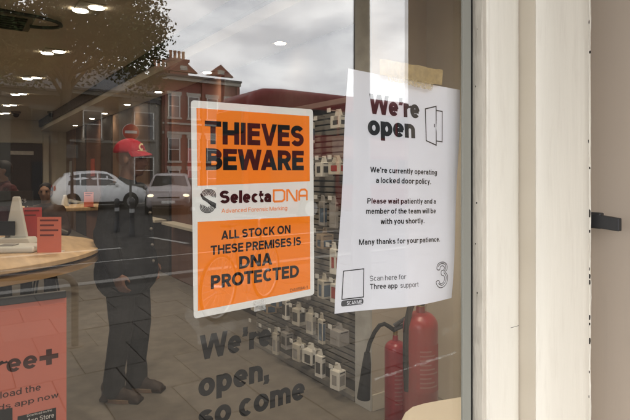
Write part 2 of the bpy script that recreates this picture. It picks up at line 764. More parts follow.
kb = struct(MB().box(-14, 26, -7.21, -7.01, -0.3, -0.03).build('kerb', m_joint))
kmesh = MB().box(-.445, .445, -.1, .1, -.2, .004).mesh('kerbstone')
kmesh.materials.append(m_kerb)
for i in range(-4, 26):
    ob = bpy.data.objects.new('kerbstone', kmesh)
    ob.location = (i * .9, -7.115, random.uniform(-.004, .002))
    ob.parent = kb
    C.objects.link(ob)
fp = struct(MB().box(-120, 160, -60, -26.0, -0.12, -0.02).build('far_pavement', m_pave))
fk = struct(MB().box(-120, 160, -25.99, -25.8, -0.3, -0.012).build('far_kerb', m_kerb))
mk = MB()
for i in range(-6, 14):
    mk.box(i * 6, i * 6 + 3, -11.3, -11.15, -.125, -.121)
mk.box(-60, 80, -9.60, -9.54, -.125, -.121)
struct(mk.build('road_marking', m_line))
b = MB()
a0, a1 = RF(150, 232, 13.2), RF(188, 240, 12.0)
dv = (a1 - a0).normalized()
pp = Vector((-dv.y, dv.x, 0)).normalized() * .07
b.add([(a0 - pp).xy.to_3d() + Vector((0, 0, -.119)), (a0 + pp).xy.to_3d() + Vector((0, 0, -.119)),
       (a1 + pp).xy.to_3d() + Vector((0, 0, -.119)), (a1 - pp).xy.to_3d() + Vector((0, 0, -.119))], [(0, 1, 2, 3)])
struct(b.build('road_marking', m_line))
struct(MB().box(-260, 300, -300, 60, -1.2, -0.5).build('ground', m_road))

# shop interior shell
XL, XR, YB, ZC, ZS = -4.2, 2.67, 15.6, 2.98, 2.70
XS = 1.97
struct(MB().box(XL, XR, 0.03, YB, -0.1, -0.002).build('shop_floor', m_floor))
struct(MB().box(XL, XS, 0.12, YB, ZC, ZC + .1).build('shop_ceiling', m_ceil))
struct(MB().box(XS, XR, 0.12, YB, ZS, ZC + .1).build('ceiling_bulkhead', m_ceil))
struct(MB().box(XS - .05, XS - .003, 0.12, YB, ZS + .10, ZC - .002).build('shadow_gap_trim', mat('shadow_gap', (.10, .09, .075), .9)))
struct(MB().box(XL - .1, XL, 0.03, YB, -.1, 3.1).build('wall_left', m_wallin))
struct(MB().box(XR, XR + .1, 0.03, YB, -.1, 3.1).build('wall_right', m_wallin))
struct(MB().box(XL - .1, XR + .1, YB, YB + .1, -.1, 3.1).build('wall_back', m_wallin))

# ------------------------------------------------------------------ shop front
sf = thing('shop_front', 'cream painted timber shopfront with moulded jamb and beige side wall', 'shopfront', (0.75, -0.02, 0))
MB().box(XL, .60, -.06, .10, -.002, .55).build('stall_riser', m_cream, sf)
MB().box(-4.4, 1.4, -.30, .11, 2.62, 3.7).build('fascia', m_fascia, sf)
MB().prism([(-.301, 2.64), (-1.45, 2.64), (-1.45, 2.70), (-.301, 3.1)], -4.4, 1.4, 'x').build('shade_canopy', m_fascia, sf)  # unseen overhang, added this deep to cut skylight on notices and jamb
MB().box(-4.4, 20, -.12, .11, 3.71, 9).build('upper_wall', m_fascia, sf)
MB().box(XL - .1, -3.1, -.04, .10, .56, 2.61).build('side_pier', m_cream, sf)
MB().box(.905, 1.05, -.43, .11, -.002, 2.61).build('porch_wall', m_beige, sf)
MB().box(.612, XR + .1, .001, .028, .0, 2.61).build('inner_jamb', m_wallin, sf)


def wobbly_board(name, x0, x1, y0, y1, m, parent, amp, z0=.56, z1=2.61, nz_=260, r=.003, left=True, right=True):
    """upright board with paint-softened, slightly uneven edges (street face at y0)"""
    b_ = MB()
    rng = random.Random(hash(name) % 1000 + int(x0 * 1000))
    prof = []
    prof.append((x0, y1))
    prof += [(x0, y0 + r), (x0 + r * .3, y0 + r * .3), (x0 + r, y0)] if left else [(x0, y0)]
    prof += [(x0 + (x1 - x0) * t, y0) for t in (.3, .6, .85)]
    prof += [(x1 - r, y0), (x1 - r * .3, y0 + r * .3), (x1, y0 + r)] if right else [(x1, y0)]
    prof.append((x1, y1))
    n = len(prof)
    w = [0.0] * n
    for i in range(nz_ + 1):
        z = z0 + (z1 - z0) * i / nz_
        w = [a * .75 + rng.gauss(0, amp) * .5 for a in w]
        for j, (x, y) in enumerate(prof):
            k = 1.0 if 0 < j < n - 1 else 0
            b_.v.append(Vector((x + w[j] * k, y + w[(j + 1) % n] * .6 * k, z)))
    for i in range(nz_):
        for j in range(n - 1):
            b_.f.append((i * n + j, i * n + j + 1, (i + 1) * n + j + 1, (i + 1) * n + j))
    return b_.build(name, m, parent, smooth=True)


pil = MB().box(.70, .832, -.035, .0, .56, 2.61).build('jamb', m_creamd, sf)
wobbly_board('glazing_bead', .5965, .6045, -.0172, .0, m_creamd, pil, .00035, r=.0012)
wobbly_board('moulding', .6047, .6095, -.0200, .0, m_cream, pil, .0001, r=.0022)
wobbly_board('inner_board', .6097, .6805, -.0178, .0, m_cream, pil, .00008, r=.0012)
wobbly_board('step_strip', .6822, .6840, -.0425, .0, mat('shaded_cream_paint', (.55, .485, .39), .55, var=.06, scale=14, stretch=(1, 1, .12)), pil, .00008, r=.0006)  # strip over the step face, with its shade put into the paint colour
MB().box(.6806, .6821, -.0135, -.001, .56, 2.61).build('joint_shade', m_black, pil)  # black strip filling the joint, standing in for the shade inside it
wobbly_board('outer_board', .6842, .8330, -.0434, .0, m_cream, pil, .00012, r=.0026)
wobbly_board('corner_bead', .8332, .8392, -.0425, .0, m_cream, pil, .0006, r=.002)
m_chip = mat('bare_dark_chip', (.05, .045, .04), .9)
chips = [(589, 22, 3), (590.5, 52, 2), (588.5, 141, 2.2), (590, 168, 2), (590, 213, 3.4), (590, 231, 2.6), (589.5, 269, 2), (590, 276, 2),
         (590, 283, 2.4), (590, 317, 3.2), (590, 324, 1.5), (590, 341, 4), (589.5, 372, 1.6), (589, 397, 1.6)]
for (px, py, s) in chips:
    p = P(px, py, GD - .0437)
    p.x = min(p.x, .8375)
    r = s * .0011
    b = MB()
    n = 9
    r *= random.uniform(.5, 1.1)
    pts = [(p.x + r * .45 * random.uniform(.6, 1.2) * math.cos(6.283 * j / n), p.z + r * random.uniform(.7, 2.0) * math.sin(6.283 * j / n)) for j in range(n)]
    b.prism(pts, -.0440, -.0415)
    b.build('paint_chip', m_chip, pil)
for py in (29, 86, 203, 244, 293):
    p = P(473.5, py, GD - .006)
    MB().ell((.5962, -.006 - random.random() * .003, p.z), (.0005, .0006 + .0005 * random.random(), .0008 + .0008 * random.random()), 8, 6).build('nail_hole', m_chip, pil)
p = P(514, 327, GD - .018)
MB().box(p.x - .008, p.x + .012, -.0182, -.0172, p.z - .0002, p.z + .0002).build('paint_crack', m_chip, pil)

# black latch
p = P(594.5, 220, GD - .040)
lt = thing('door_latch', 'small black metal latch sticking out past the cream jamb edge', 'latch', (max(p.x, .8475), -.03, p.z))
b = MB().box(-.005, .005, -.050, .012, -.0115, .0115)
for q in b.v:
    q.z += q.y * .10
    if q.y < 0:
        q.z += .0015 if q.z < -.005 else -.001
b.build('tongue', m_darkmetal, lt, bevel=.0015, world=False)
MB().box(-.0045, .0075, -.022, .006, -.0135, .0125).build('collar', m_darkmetal, lt, bevel=.002, world=False)

# ------------------------------------------------------------------ the window
win = thing('shop_window', 'large clear shop window pane mirroring the street, set against cream jamb', 'window', (-1.2, 0.003, .55))
m_glass = glass_mat("window_glass", 0.08)
MB().box(-3.09, .5955, 0.0, .006, .56, 2.61).build('glass_pane', m_glass, win)
MB().box(.5715, .5893, -.0042, -.0003, .56, 2.61).build('sealant_strip', m_alu, win, bevel=.001)
MB().box(.5897, .5960, -.0012, -.0004, .56, 2.61).build('gasket', m_black, win)
MB().box(-3.09, .60, .0063, .06, .551, .60).build('sill', m_cream, win)
m_vinyl = mat('charcoal_vinyl', (.008, .0075, .007), .8, var=.3, scale=60, spec=.05)
sv = lambda x, z, l: (x, .0066 - l, z)
line_on('vinyl_lettering', "We're", (202, 362), (274.5, 346.7), 336.8, m_vinyl, win, sv, .108, level=True, track=.05)
line_on('vinyl_lettering', "open,", (201, 400), (272, 381.5), 375, m_vinyl, win, sv, .108, level=True, track=.05)
line_on('vinyl_lettering', "so come", (201, 433), (308.3, 400.5), 407, m_vinyl, win, sv, .108, level=True, track=.05)
m_smear = film_mat('dried_tape_residue', (.75, .74, .70), .24, scale=300, patch=.95)
m_smear2 = film_mat('window_scuff', (.70, .68, .62), .06, scale=90, patch=1.0)


def smear(quad, m, nm='tape_residue'):
    b_ = MB()
    A, B, Cc, D = [P(*q) for q in quad]
    N = 14
    up = [A.lerp(B, i / N) + Vector((0, 0, random.uniform(-.0012, .0012))) for i in range(N + 1)]
    lo = [D.lerp(Cc, i / N) + Vector((0, 0, random.uniform(-.0012, .0012))) for i in range(N + 1)]
    for i in range(N + 1):
        for q in (up[i], lo[i]):
            b_.v.append(Vector((q.x, -.0004, q.z)))
    b_.f = [(2 * i, 2 * i + 2, 2 * i + 3, 2 * i + 1) for i in range(N)]
    return b_.build(nm, m, win)


smear([(374, 378), (455, 351), (456, 353.5), (375, 380)], m_smear)
smear([(196, 327), (250, 318), (246, 330), (198, 345)], m_smear2)
smear([(183, 296), (199, 322), (201, 340), (185, 318)], m_smear2)
smear([(308, 322), (322, 338), (318, 344), (305, 330)], m_smear2)
smear([(440, 330), (457, 322), (458, 328), (441, 336)], m_smear2)

# ------------------------------------------------------------------ orange notice
m_white = mat('white_card', (.78, .77, .72), .5, var=.02, scale=10)
m_orange = mat('orange_print', (.93, .235, .012), .6, var=.02, scale=8)
m_ink = mat('black_ink', (.007, .0065, .0065), .6, var=.05, spec=.04)
m_orgink = mat('orange_ink', (.90, .24, .03), .5, var=.02)
YP = .0085
pc = [P(194.2, 99), P(317.4, 108.6), P(318.6, 296.3), P(197.2, 321)]
op = thing('warning_notice', 'orange and white anti-theft warning notice stuck behind the shop window', 'notice', (P(258, 310).x, YP, pc[3].z))
so = lambda x, z, l: (x, YP - .0002 - l, z)


def flat_quad(name, px, m, parent, lift, thick=0.0, yb=YP):
    b_ = MB()
    b_.prism([(P(*q).x, P(*q).z) for q in px], yb - lift, yb - lift + max(thick, .00005))
    return b_.build(name, m, parent)


def round_quad(px, r, n=5):
    pts = [Vector((P(*q).x, P(*q).z)) for q in px]
    out = []
    for i in range(4):
        a, b_, c = pts[i - 1], pts[i], pts[(i + 1) % 4]
        d1, d2 = (a - b_).normalized() * r, (c - b_).normalized() * r
        for j in range(n + 1):
            t = j / n
            out.append(tuple((b_ + d1) * (1 - t) ** 2 + b_ * 2 * t * (1 - t) + (b_ + d2) * t * t))
    return out


b = MB().prism(round_quad([(194.2, 99), (317.4, 108.6), (318.6, 296.3), (197.2, 321)], .004), YP, YP + .0004)
b.build('card', m_white, op)
flat_quad('orange_panel', [(199.8, 107), (313.6, 115.4), (314.2, 181.3), (200.9, 186)], m_orange, op, .00012)
flat_quad('orange_panel', [(201, 222.6), (314.3, 216.6), (314.6, 290.6), (201.3, 313)], m_orange, op, .00012)
so2 = lambda x, z, l: (x, YP - .00022 - l, z)
K = dict(m=m_ink, parent=op, surf=so2)
line_on('lettering', 'THIEVES', (208.2, 143.5), (308, 146.2), 119.8, h=.118, track=.06, **K)
line_on('lettering', 'BEWARE', (209.4, 170.0), (308, 170.2), 147.8, h=.118, track=.045, **K)
line_on('lettering', 'Selecta', (223.3, 204.0), (275.2, 202.4), 190.8, h=.118, track=.045, **K)
line_on('lettering', 'Advanced Forensic Marking', (225, 213.6), (291.3, 210.4), 209.2, m=m_orgink, parent=op, surf=so2, h=.06, track=.12)
line_on('lettering', 'ALL STOCK ON', (224.8, 240.6), (294.7, 233.8), 231.6, h=.104, track=.08, **K)
line_on('lettering', 'THESE PREMISES IS', (214.1, 256.3), (305.2, 245.9), 246.8, h=.104, track=.08, **K)
line_on('lettering', 'DNA', (242.9, 270.3), (276.4, 265.5), 257.6, h=.112, track=.06, **K)
line_on('lettering', 'PROTECTED', (214.3, 290.8), (303.2, 278.2), 277, h=.112, track=.06, **K)
line_on('lettering', 'DA0584-1', (294.2, 293.4), (311.7, 290.0), 290.4, h=.06, track=.1, **K)


def smooth_pts(pts, closed, n=4):
    out, N = [], len(pts)
    for i in range(N if closed else N - 1):
        g = lambda k: Vector(pts[k % N]) if closed else Vector(pts[max(0, min(N - 1, k))])
        p0, p1, p2, p3 = g(i - 1), g(i), g(i + 1), g(i + 2)
        for j in range(n):
            t = j / n
            out.append(tuple(.5 * ((2 * p1) + (p2 - p0) * t + (2 * p0 - 5 * p1 + 4 * p2 - p3) * t * t + (3 * p1 - p0 - 3 * p2 + p3) * t ** 3)))
    if not closed:
        out.append(tuple(pts[-1]))
    return out


def px_strokes(name, strokes, hpx, m, parent, surf, at=(300, 200)):
    """strokes drawn in pixel places on the sheet, width given in pixels near 'at'"""
    hm = (P(at[0], at[1] - hpx).z - P(*at).z)
    pol = []
    for lay, st in enumerate(strokes):
        pts, closed = st if isinstance(st, tuple) else (st, False)
        w = [(P(*q).x, P(*q).z) for q in pts]
        for q in stroke_poly(w, hm, closed):
            pol.append((lay % 6, q))
    return print_polys(name, pol, surf, m, parent)


# the DNA wordmark: one continuous rounded orange line
dna = [[(277.8, 202.0), (277.8, 190.6), (286.4, 190.3), (288.6, 192), (288.5, 199.6), (286.2, 201.6), (277.8, 202.0)],
       [(291.2, 201.6), (291.2, 190.4), (292.6, 190.2), (299.2, 200.8), (300.8, 200.9), (300.9, 189.9)],
       [(303.4, 200.9), (303.5, 192), (305.4, 189.8), (309.2, 189.6), (311.0, 191.4), (311.1, 200.6)], [(303.4, 196), (311, 195.8)]]
px_strokes('wordmark', dna, 1.0, m_orgink, op, so2)
# fingerprint emblem
fpst = []
for i in range(5):
    r = 1.6 + i * 1.45
    fpst.append([(212 + r * .98 * math.cos(R_(a)), 195.5 - r * .82 * math.sin(R_(a))) for a in range(-25, 206, 14)])
    fpst.append([(210.8 - r * .98 * math.cos(R_(a)), 207.2 + r * .82 * math.sin(R_(a))) for a in range(-25, 206, 14)])
for i in range(5):
    t = -5.2 + i * 2.5
    fpst.append([(203.5 + i * .5, 195.6 + t * .5 + 1), (209.5 + t * .35, 200.2 + t * .5), (213 + t * .3, 203 + t * .55), (219.6, 206.5 + t * .42)])
px_strokes('fingerprint_emblem', fpst, .36, m_ink, op, so2)
m_clear = film_mat('clear_tape', (.85, .85, .82), .38, .15, scale=200, patch=.6)
q = [(257, 303), (269, 300), (269, 311), (257.5, 313.5)]
tag(flat_quad('clear_tape', q, m_clear, None, .0012), 'tiny strip of clear tape at the bottom edge of the orange notice', 'tape')

# ------------------------------------------------------------------ white paper notice
m_paper = mat('printer_paper', (.83, .825, .87), .65, var=.015, scale=30, bump=.02)
p4 = [P(348.4, 65), P(462.7, 87.6), P(456.4, 301.8), P(338.6, 320)]
pr = thing('paper_notice', 'white paper notice with door drawing and black text taped behind the glass', 'notice', (P(398, 310).x, .009, p4[3].z))


def bulge(x, z):
    u = (x - p4[0].x) / (p4[1].x - p4[0].x)
    w = (p4[0].z - z) / .29
    return .0012 + .0055 * max(0, w) * math.sin(u * 5.3 + .8 + w) + .0012 * math.sin(w * 9 + u * 3) + .007 * max(0, w - .45) * max(0, .55 - u) + .004 * max(0, w - .7) * u


def sp(x, z, l):
    return (x + .0118, .0135 + bulge(x, z) - l, z)


b = MB()
NU, NV = 24, 30
for layer in (0.0, .00022):
    for j in range(NV + 1):
        for i in range(NU + 1):
            u, w = i / NU, j / NV
            q = (p4[0] * (1 - u) + p4[1] * u) * (1 - w) + (p4[3] * (1 - u) + p4[2] * u) * w
            x = q.x - .0022 * math.sin(w * math.pi) * (.5 - u)
            b.v.append(Vector((x + .0118, .0135 + bulge(x, q.z) + layer, q.z)))
n = (NU + 1) * (NV + 1)
for j in range(NV):
    for i in range(NU):
        a = j * (NU + 1) + i
        b.f.append((a, a + 1, a + NU + 2, a + NU + 1))
        b.f.append((n + a, n + a + NU + 1, n + a + NU + 2, n + a + 1))
b.build('sheet', m_paper, pr, smooth=True)
sp2 = lambda x, z, l: sp(x, z, l + .0003)
m_soft = mat('grey_black_ink', (.011, .011, .013), .6, var=.05, spec=.04)
m_grey = mat('grey_ink', (.06, .06, .068), .6, var=.05)
K = dict(m=m_soft, parent=pr, surf=sp2)
line_on('lettering', "We're", (370.4, 111.4), (421, 117.0), 90.8, h=.112, track=.03, **K)
line_on('lettering', "open", (369.2, 133.4), (415.8, 137.4), 112.4, h=.112, track=.03, **K)
line_on('lettering', "We're currently operating", (371.2, 172.3), (437.9, 174.9), 166.5, h=.088, track=.10, **K)
line_on('lettering', "a locked door policy.", (376.9, 183.2), (431.7, 184.4), 177.2, h=.088, track=.10, **K)
line_on('lettering', "Please wait patiently and a", (368.8, 204.5), (437.2, 204.5), 198.8, h=.088, track=.10, **K)
line_on('lettering', "member of the team will be", (367.9, 215.2), (437.2, 214.3), 209.4, h=.088, track=.10, **K)
line_on('lettering', "with you shortly.", (382.4, 225.8), (425, 224.4), 220.0, h=.088, track=.10, **K)
line_on('lettering', "Many thanks for your patience.", (361.9, 247.6), (441.2, 243.2), 241.8, h=.088, track=.10, **K)
K['m'] = m_grey
line_on('lettering', "Scan here for", (372.7, 285.0), (405.6, 281.6), 279.6, h=.058, track=.13, **K)
line_on('lettering', "Three app", (372.7, 293.5), (397.5, 291.1), 287.9, h=.085, track=.10, **K)
line_on('lettering', "support", (400.2, 290.8), (417.3, 289.2), 285.6, h=.055, track=.13, **K)
door = [([(426.9, 107.1), (437.9, 104.5), (436.9, 144.5), (426.7, 139.8)], True),
        [(438.2, 108.8), (443.9, 109.8), (443.1, 141), (437.4, 140.2)], [(435.4, 122.6), (435.3, 126.2)]]
px_strokes('door_drawing', door, .62, m_soft, pr, sp2, (435, 120))
px_strokes('code_frame', [([(347.2, 275.2), (367.2, 272.4), (366.7, 301.6), (345.9, 304.8)], True)], .5, m_soft, pr, sp2, (355, 290))
rq = round_quad([(345.3, 306.2), (366.6, 303.0), (366.5, 309.0), (344.9, 312.6)], .0034)
print_polys('scan_pill', [(0, rq)], sp2, m_grey, pr)
sp3 = lambda x, z, l: sp(x, z, l + .0011)
line_on('lettering', "SCAN ME", (350.5, 310.4), (364.8, 308.2), 306.6, m=m_paper, parent=pr, surf=sp3, h=.075, track=.12)
th = [[(437.4, 271.5), (438.2, 267), (441.6, 264.6), (446, 264.6), (449, 267.4), (449.3, 271.4), (447.4, 274.6), (449.9, 278.2), (449.6, 284.4),
       (446.6, 288.9), (441.8, 290.6), (438.0, 288.6), (436.4, 284.6), (439.4, 283.0), (441.2, 286.3), (444.4, 285.6), (446.3, 282.2),
       (445.6, 278.6), (442.6, 277.4), (442.4, 273.4), (445.2, 272.4), (446.0, 269.6), (443.6, 268.0), (441.2, 269.4), (440.4, 272.2)]]
px_strokes('numeral_logo', [(smooth_pts(th[0], True), True), smooth_pts([(438.6, 268.8), (442, 266), (446.6, 266.6), (447.6, 270.4), (445.6, 274.8), (448.2, 279), (447.4, 284.6), (443.2, 288.2), (439, 286)], False)],
           .46, m_grey, pr, sp2, (443, 280))
# tapes
m_tape = film_mat('brown_parcel_tape', (.52, .37, .15), .84, .35, scale=150, patch=.25)
m_tape2 = film_mat('loose_brown_tape', (.58, .44, .2), .75, .35, scale=330, patch=.8)
tp = thing('parcel_tape', 'wrinkled brown parcel tape holding the top of the white paper notice', 'tape', P(415, 72))
b = MB()
A, B, Cc, D = P(384.2, 57), P(448, 69), P(447, 84.5), P(385, 73.5)
N = 16
for i in range(N + 1):
    a_, d_ = A.lerp(B, i / N), D.lerp(Cc, i / N)
    b.v += [Vector((a_.x, .0085 + random.uniform(0, .0006), a_.z + random.uniform(-.0007, .0007))), Vector((d_.x, .0088 + random.uniform(0, .0006), d_.z + random.uniform(-.0008, .0008)))]
b.f = [(2 * i, 2 * i + 2, 2 * i + 3, 2 * i + 1) for i in range(N)]
b.build('upper_strip', m_tape, tp)
b = MB()
A, B, Cc, D = P(392, 73), P(438, 81.5), P(436.5, 89.5), P(393, 79)
for i in range(N + 1):
    a_, d_ = A.lerp(B, i / N), D.lerp(Cc, i / N)
    b.v += [Vector((a_.x, .0075 + random.uniform(0, .0006), a_.z + random.uniform(-.0006, .0006))), Vector((d_.x, .0078 + random.uniform(0, .0008), d_.z + random.uniform(-.0014, .0014)))]
b.f = [(2 * i, 2 * i + 2, 2 * i + 3, 2 * i + 1) for i in range(N)]
b.build('lower_strip', m_tape2, tp)

# ================================================================== SHOP INTERIOR
LIGHT_W = 52.0
m_lamp = mat('lamp_glow', (.9, .85, .75), .5, emit=(1.0, .87, .66, 30.0))
m_trim = mat('lamp_trim', (.42, .38, .31), .5)


def downlight(loc, label, group, twin, power):
    t = thing('downlight', label, 'ceiling light', loc, 0, group)
    offs = [(-.05, .085), (.05, -.085)] if twin else [(0, 0)]
    e = .11 if twin else .065
    MB().box(-e, e, -e * (1.7 if twin else 1), e * (1.7 if twin else 1), -.012, -.001).build('trim', m_trim, t, bevel=.004, world=False)
    for (ox, oy) in offs:
        MB().lathe([(.062 if twin else .046, -.016), (.066 if twin else .05, -.0125)], (ox, oy, 0), 20).build('lamp', m_lamp, t, world=False)
    l = bpy.data.lights.new('downlight_beam', 'SPOT')
    l.energy = power
    l.spot_size = R_(130)
    l.spot_blend = .8
    l.color = (1, .87, .69)
    l.shadow_soft_size = .06
    lo = bpy.data.objects.new('downlight_beam', l)
    C.objects.link(lo)
    lo.parent = t
    lo.location = (0, 0, -.03)
    return t


X1 = (ZC - EYE) / 1.51
for i, yy in enumerate((14.1, 12.3, 10.45, 8.5, 6.45, 4.45, 2.45, .7)):
    downlight((X1, yy, ZC), '%s twin downlight from the back wall in the ceiling row over the tables' % ORD[i], 'twin downlights in the ceiling', True, LIGHT_W * (1.0 if i < 6 else .85))
X2 = (ZS - EYE) / .494
for i, yy in enumerate((13.2, 11.35, 10.2, 8.6, 6.95, 5.2, 3.55, 1.2)):
    downlight((X2 if i < 7 else 1.75, yy, ZS if i < 7 else ZC), '%s small downlight from the back wall along the right bulkhead' % ORD[i], 'small downlights under the bulkhead', False, LIGHT_W * (.11 if i < 7 else .55))  # last one added out of view under the main ceiling, lighting the front right
for i, yy in enumerate((10.0, 6.45, 3.0)):
    downlight((-2.3, yy, ZC), '%s twin downlight from the back wall in the ceiling row left of the vent' % ORD[i], 'twin downlights in the ceiling', True, LIGHT_W)

# air vent and curved cable track
c = I(-4, 37, 4.9)
vt = thing('ceiling_vent', 'dark slatted air vent set into the shop ceiling', 'vent', (c.x - .12, c.y, ZC))
m_vent = mat('vent_grey', (.16, .145, .12), .6)
MB().box(-.42, .42, -.28, .28, -.02, -.001).build('frame', m_vent, vt, bevel=.005, world=False)
for i in range(6):
    MB().box(-.36, .36, -.23 + i * .085, -.185 + i * .085, -.03, -.0205).build('slat', m_black, vt, world=False)
pts = [(-1.0 + 1.25 * t, -.52 + .10 * t * t, -.035) for t in [i / 10 for i in range(11)]]
pts += [(.25 + .30 * math.sin(R_(a)), -.22 - .20 * math.cos(R_(a)), -.035) for a in range(10, 171, 20)]
tag(MB().tube([Vector(q) + vt.location + Vector((.1, 0, 0)) for q in pts], .017, 8).build('cable_track', m_darkmetal, smooth=True), 'thin dark curved cable track on the ceiling beside the vent', 'cable track')
for (px, py, nm) in ((16, 117, 'farther'), (52, 123, 'nearer')):
    k, v = kv(px, py)
    d = (ZC - EYE) / v
    q = I(px, py, min(d, 12.2))
    t = thing('dome_camera', '%s to the back wall of two dark ceiling dome cameras' % ('left one, close' if nm == 'farther' else 'right one, close'), 'camera', (q.x, min(q.y, 14.8), ZC), 0, 'dome cameras on the ceiling')
    MB().lathe([(.10, -.001), (.10, -.04), (.085, -.05)], n=18).build('base', m_vent, t, world=False, smooth=True)
    MB().ell((0, 0, -.055), (.075, .075, .085)).build('dome', m_black, t, world=False, smooth=True)

# back wall: dark screen doorway
c = I(20, 174, 16.5)
m_screen = mat('dark_screen', (.012, .012, .014), .35)
t = thing('dark_doorway_screen', 'tall black display screen on the back wall of the shop', 'screen', (P(20, 174, YB + GD).x, YB - .05, 0))
x0, x1 = P(-30, 174, YB + GD).x, P(42, 174, YB + GD).x
zt = P(20, 143, YB + GD).z
MB().box(x0, x1, YB - .06, YB - .004, .0, zt).build('panel', m_screen, t, bevel=.01)
MB().box(x0 + .9, x0 + 1.45, YB - .066, YB - .0615, zt - .32, zt - .22).build('title_strip', mat('pale_print', (.5, .48, .45), .6), t)
MB().box(x1 + .02, x1 + .16, YB - .10, YB - .004, .0, 2.6).build('side_frame', m_wallin, t)

# right wall: display boards
m_wood1 = mat('rust_board', (.15, .075, .05), .6, var=.15, scale=4, stretch=(1, 1, .2))
m_wood2 = mat('brown_board', (.17, .105, .07), .6, var=.15, scale=4, stretch=(1, 1, .2))
m_dark = mat('dark_board', (.055, .046, .04), .6)
spans = [(14.2, 15.5, m_wood2, 'brown'), (12.9, 14.1, m_dark, 'black'), (11.4, 12.8, m_wood1, 'rust red'), (10.4, 11.3, m_dark, 'black'),
         (8.0, 10.3, m_wood2, 'brown'), (7.0, 7.9, m_dark, 'black'), (5.2, 6.9, m_wood1, 'rust red'), (2.2, 5.1, m_dark, 'black')]
for i, (ya, yb, m_, cn) in enumerate(spans):
    t = thing('display_board', 'tall %s display board, %s from the back along the right wall' % (cn, ORD[i]), 'display board', (XR - .05, (ya + yb) / 2, 0), 0, 'display boards along the right wall')
    MB().box(XR - .07, XR - .004, ya, yb, 0.0, 2.695).build('board', m_, t, bevel=.008)
    MB().box(XR - .25, XR - .0705, ya + .1, yb - .1, .78, .82).build('shelf', m_wallin, t, bevel=.005)
    if i in (0, 2, 4, 6):
        MB().box(XR - .075, XR - .0705, (ya + yb) / 2 - .2, (ya + yb) / 2 + .2, 1.45, 1.85).build('picture_card', mat('card_%d' % i, ((.35, .33, .30), (.4, .08, .05), (.45, .2, .1), (.4, .06, .05))[i // 2], .6), t)

# partition pier and slat wall unit
YPR = 2.0
xa, xb = P(371.5, 174, YPR + GD).x, XR
t = thing('partition_pier', 'beige partition beside the accessory wall, behind the fire extinguishers', 'partition', ((xa + xb) / 2, YPR + .07, 0))
m_pier = mat('pier_paint', (.47, .405, .33), .85, var=.05, scale=3)
MB().box(xa, xb - .002, YPR, YPR + .14, 0, ZS - .002).build('panel', m_pier, t)
MB().box(xa - .014, xa - .001, YPR - .006, YPR + .146, 0, ZS - .004).build('edge_strip', mat('grey_edge', (.42, .41, .38), .5), t)
MB().box(xa + .0, xb - .004, YPR - .014, YPR - .001, 0, .10).build('skirting', m_wallin, t)
XU = xa + .05
su = thing('slatwall_unit', 'grey slat wall display unit hung with white accessory packs', 'display unit', (XU + .1, 2.85, 0))
m_slat = mat('slat_grey', (.21, .192, .168), .55, var=.08, scale=6)
m_slatd = mat('slat_groove', (.10, .092, .08), .8)
MB().box(XU + .016, XU + .12, 2.16, 3.62, 0, 1.98).build('back_panel', m_slatd, su)
b = MB()
z = .10
while z < 1.93:
    b.prism([(XU, z + .004), (XU + .0158, z), (XU + .0158, z + .034), (XU + .002, z + .034)], 2.165, 3.615, 'y') if False else b.box(XU, XU + .0158, 2.165, 3.615, z, z + .031)
    z += .041
stuff(b.build('slat_panel', m_slat, su, bevel=.003))
MB().box(XU - .12, XU + .1199, 2.165, 3.615, .0, .085).build('plinth', m_slat, su, bevel=.004) if False else MB().box(XU - .06, XU - .001, 2.165, 3.615, .0, .035).build('plinth', m_slat, su, bevel=.004)
MB().box(XU - .05, XU + .13, 2.16, 3.62, 1.981, 2.02).build('top_rail', m_slat, su, bevel=.004)
m_pack = mat('white_pack', (.62, .59, .53), .5, var=.06, scale=20)
m_packg = mat('grey_pack', (.30, .28, .26), .5)
m_pdev = mat('pack_device', (.06, .055, .05), .4)
m_pack2 = mat('beige_pack', (.48, .44, .37), .5, var=.08, scale=25)
m_pack3 = mat('tan_pack', (.38, .30, .22), .5, var=.1, scale=25)
m_pred = mat('pack_red', (.30, .05, .04), .5)
m_pblue = mat('pack_slate', (.10, .13, .17), .5)
m_plast0 = mat('ticket_white', (.6, .58, .54), .5)
m_peg = mat('chrome_peg', (.6, .58, .55), .25, .9)
rowz = [1.88, 1.61, 1.34, 1.07, .80, .53, .27]
rown = ['top', 'second', 'third', 'fourth', 'fifth', 'sixth', 'bottom']
rngp = random.Random(5)
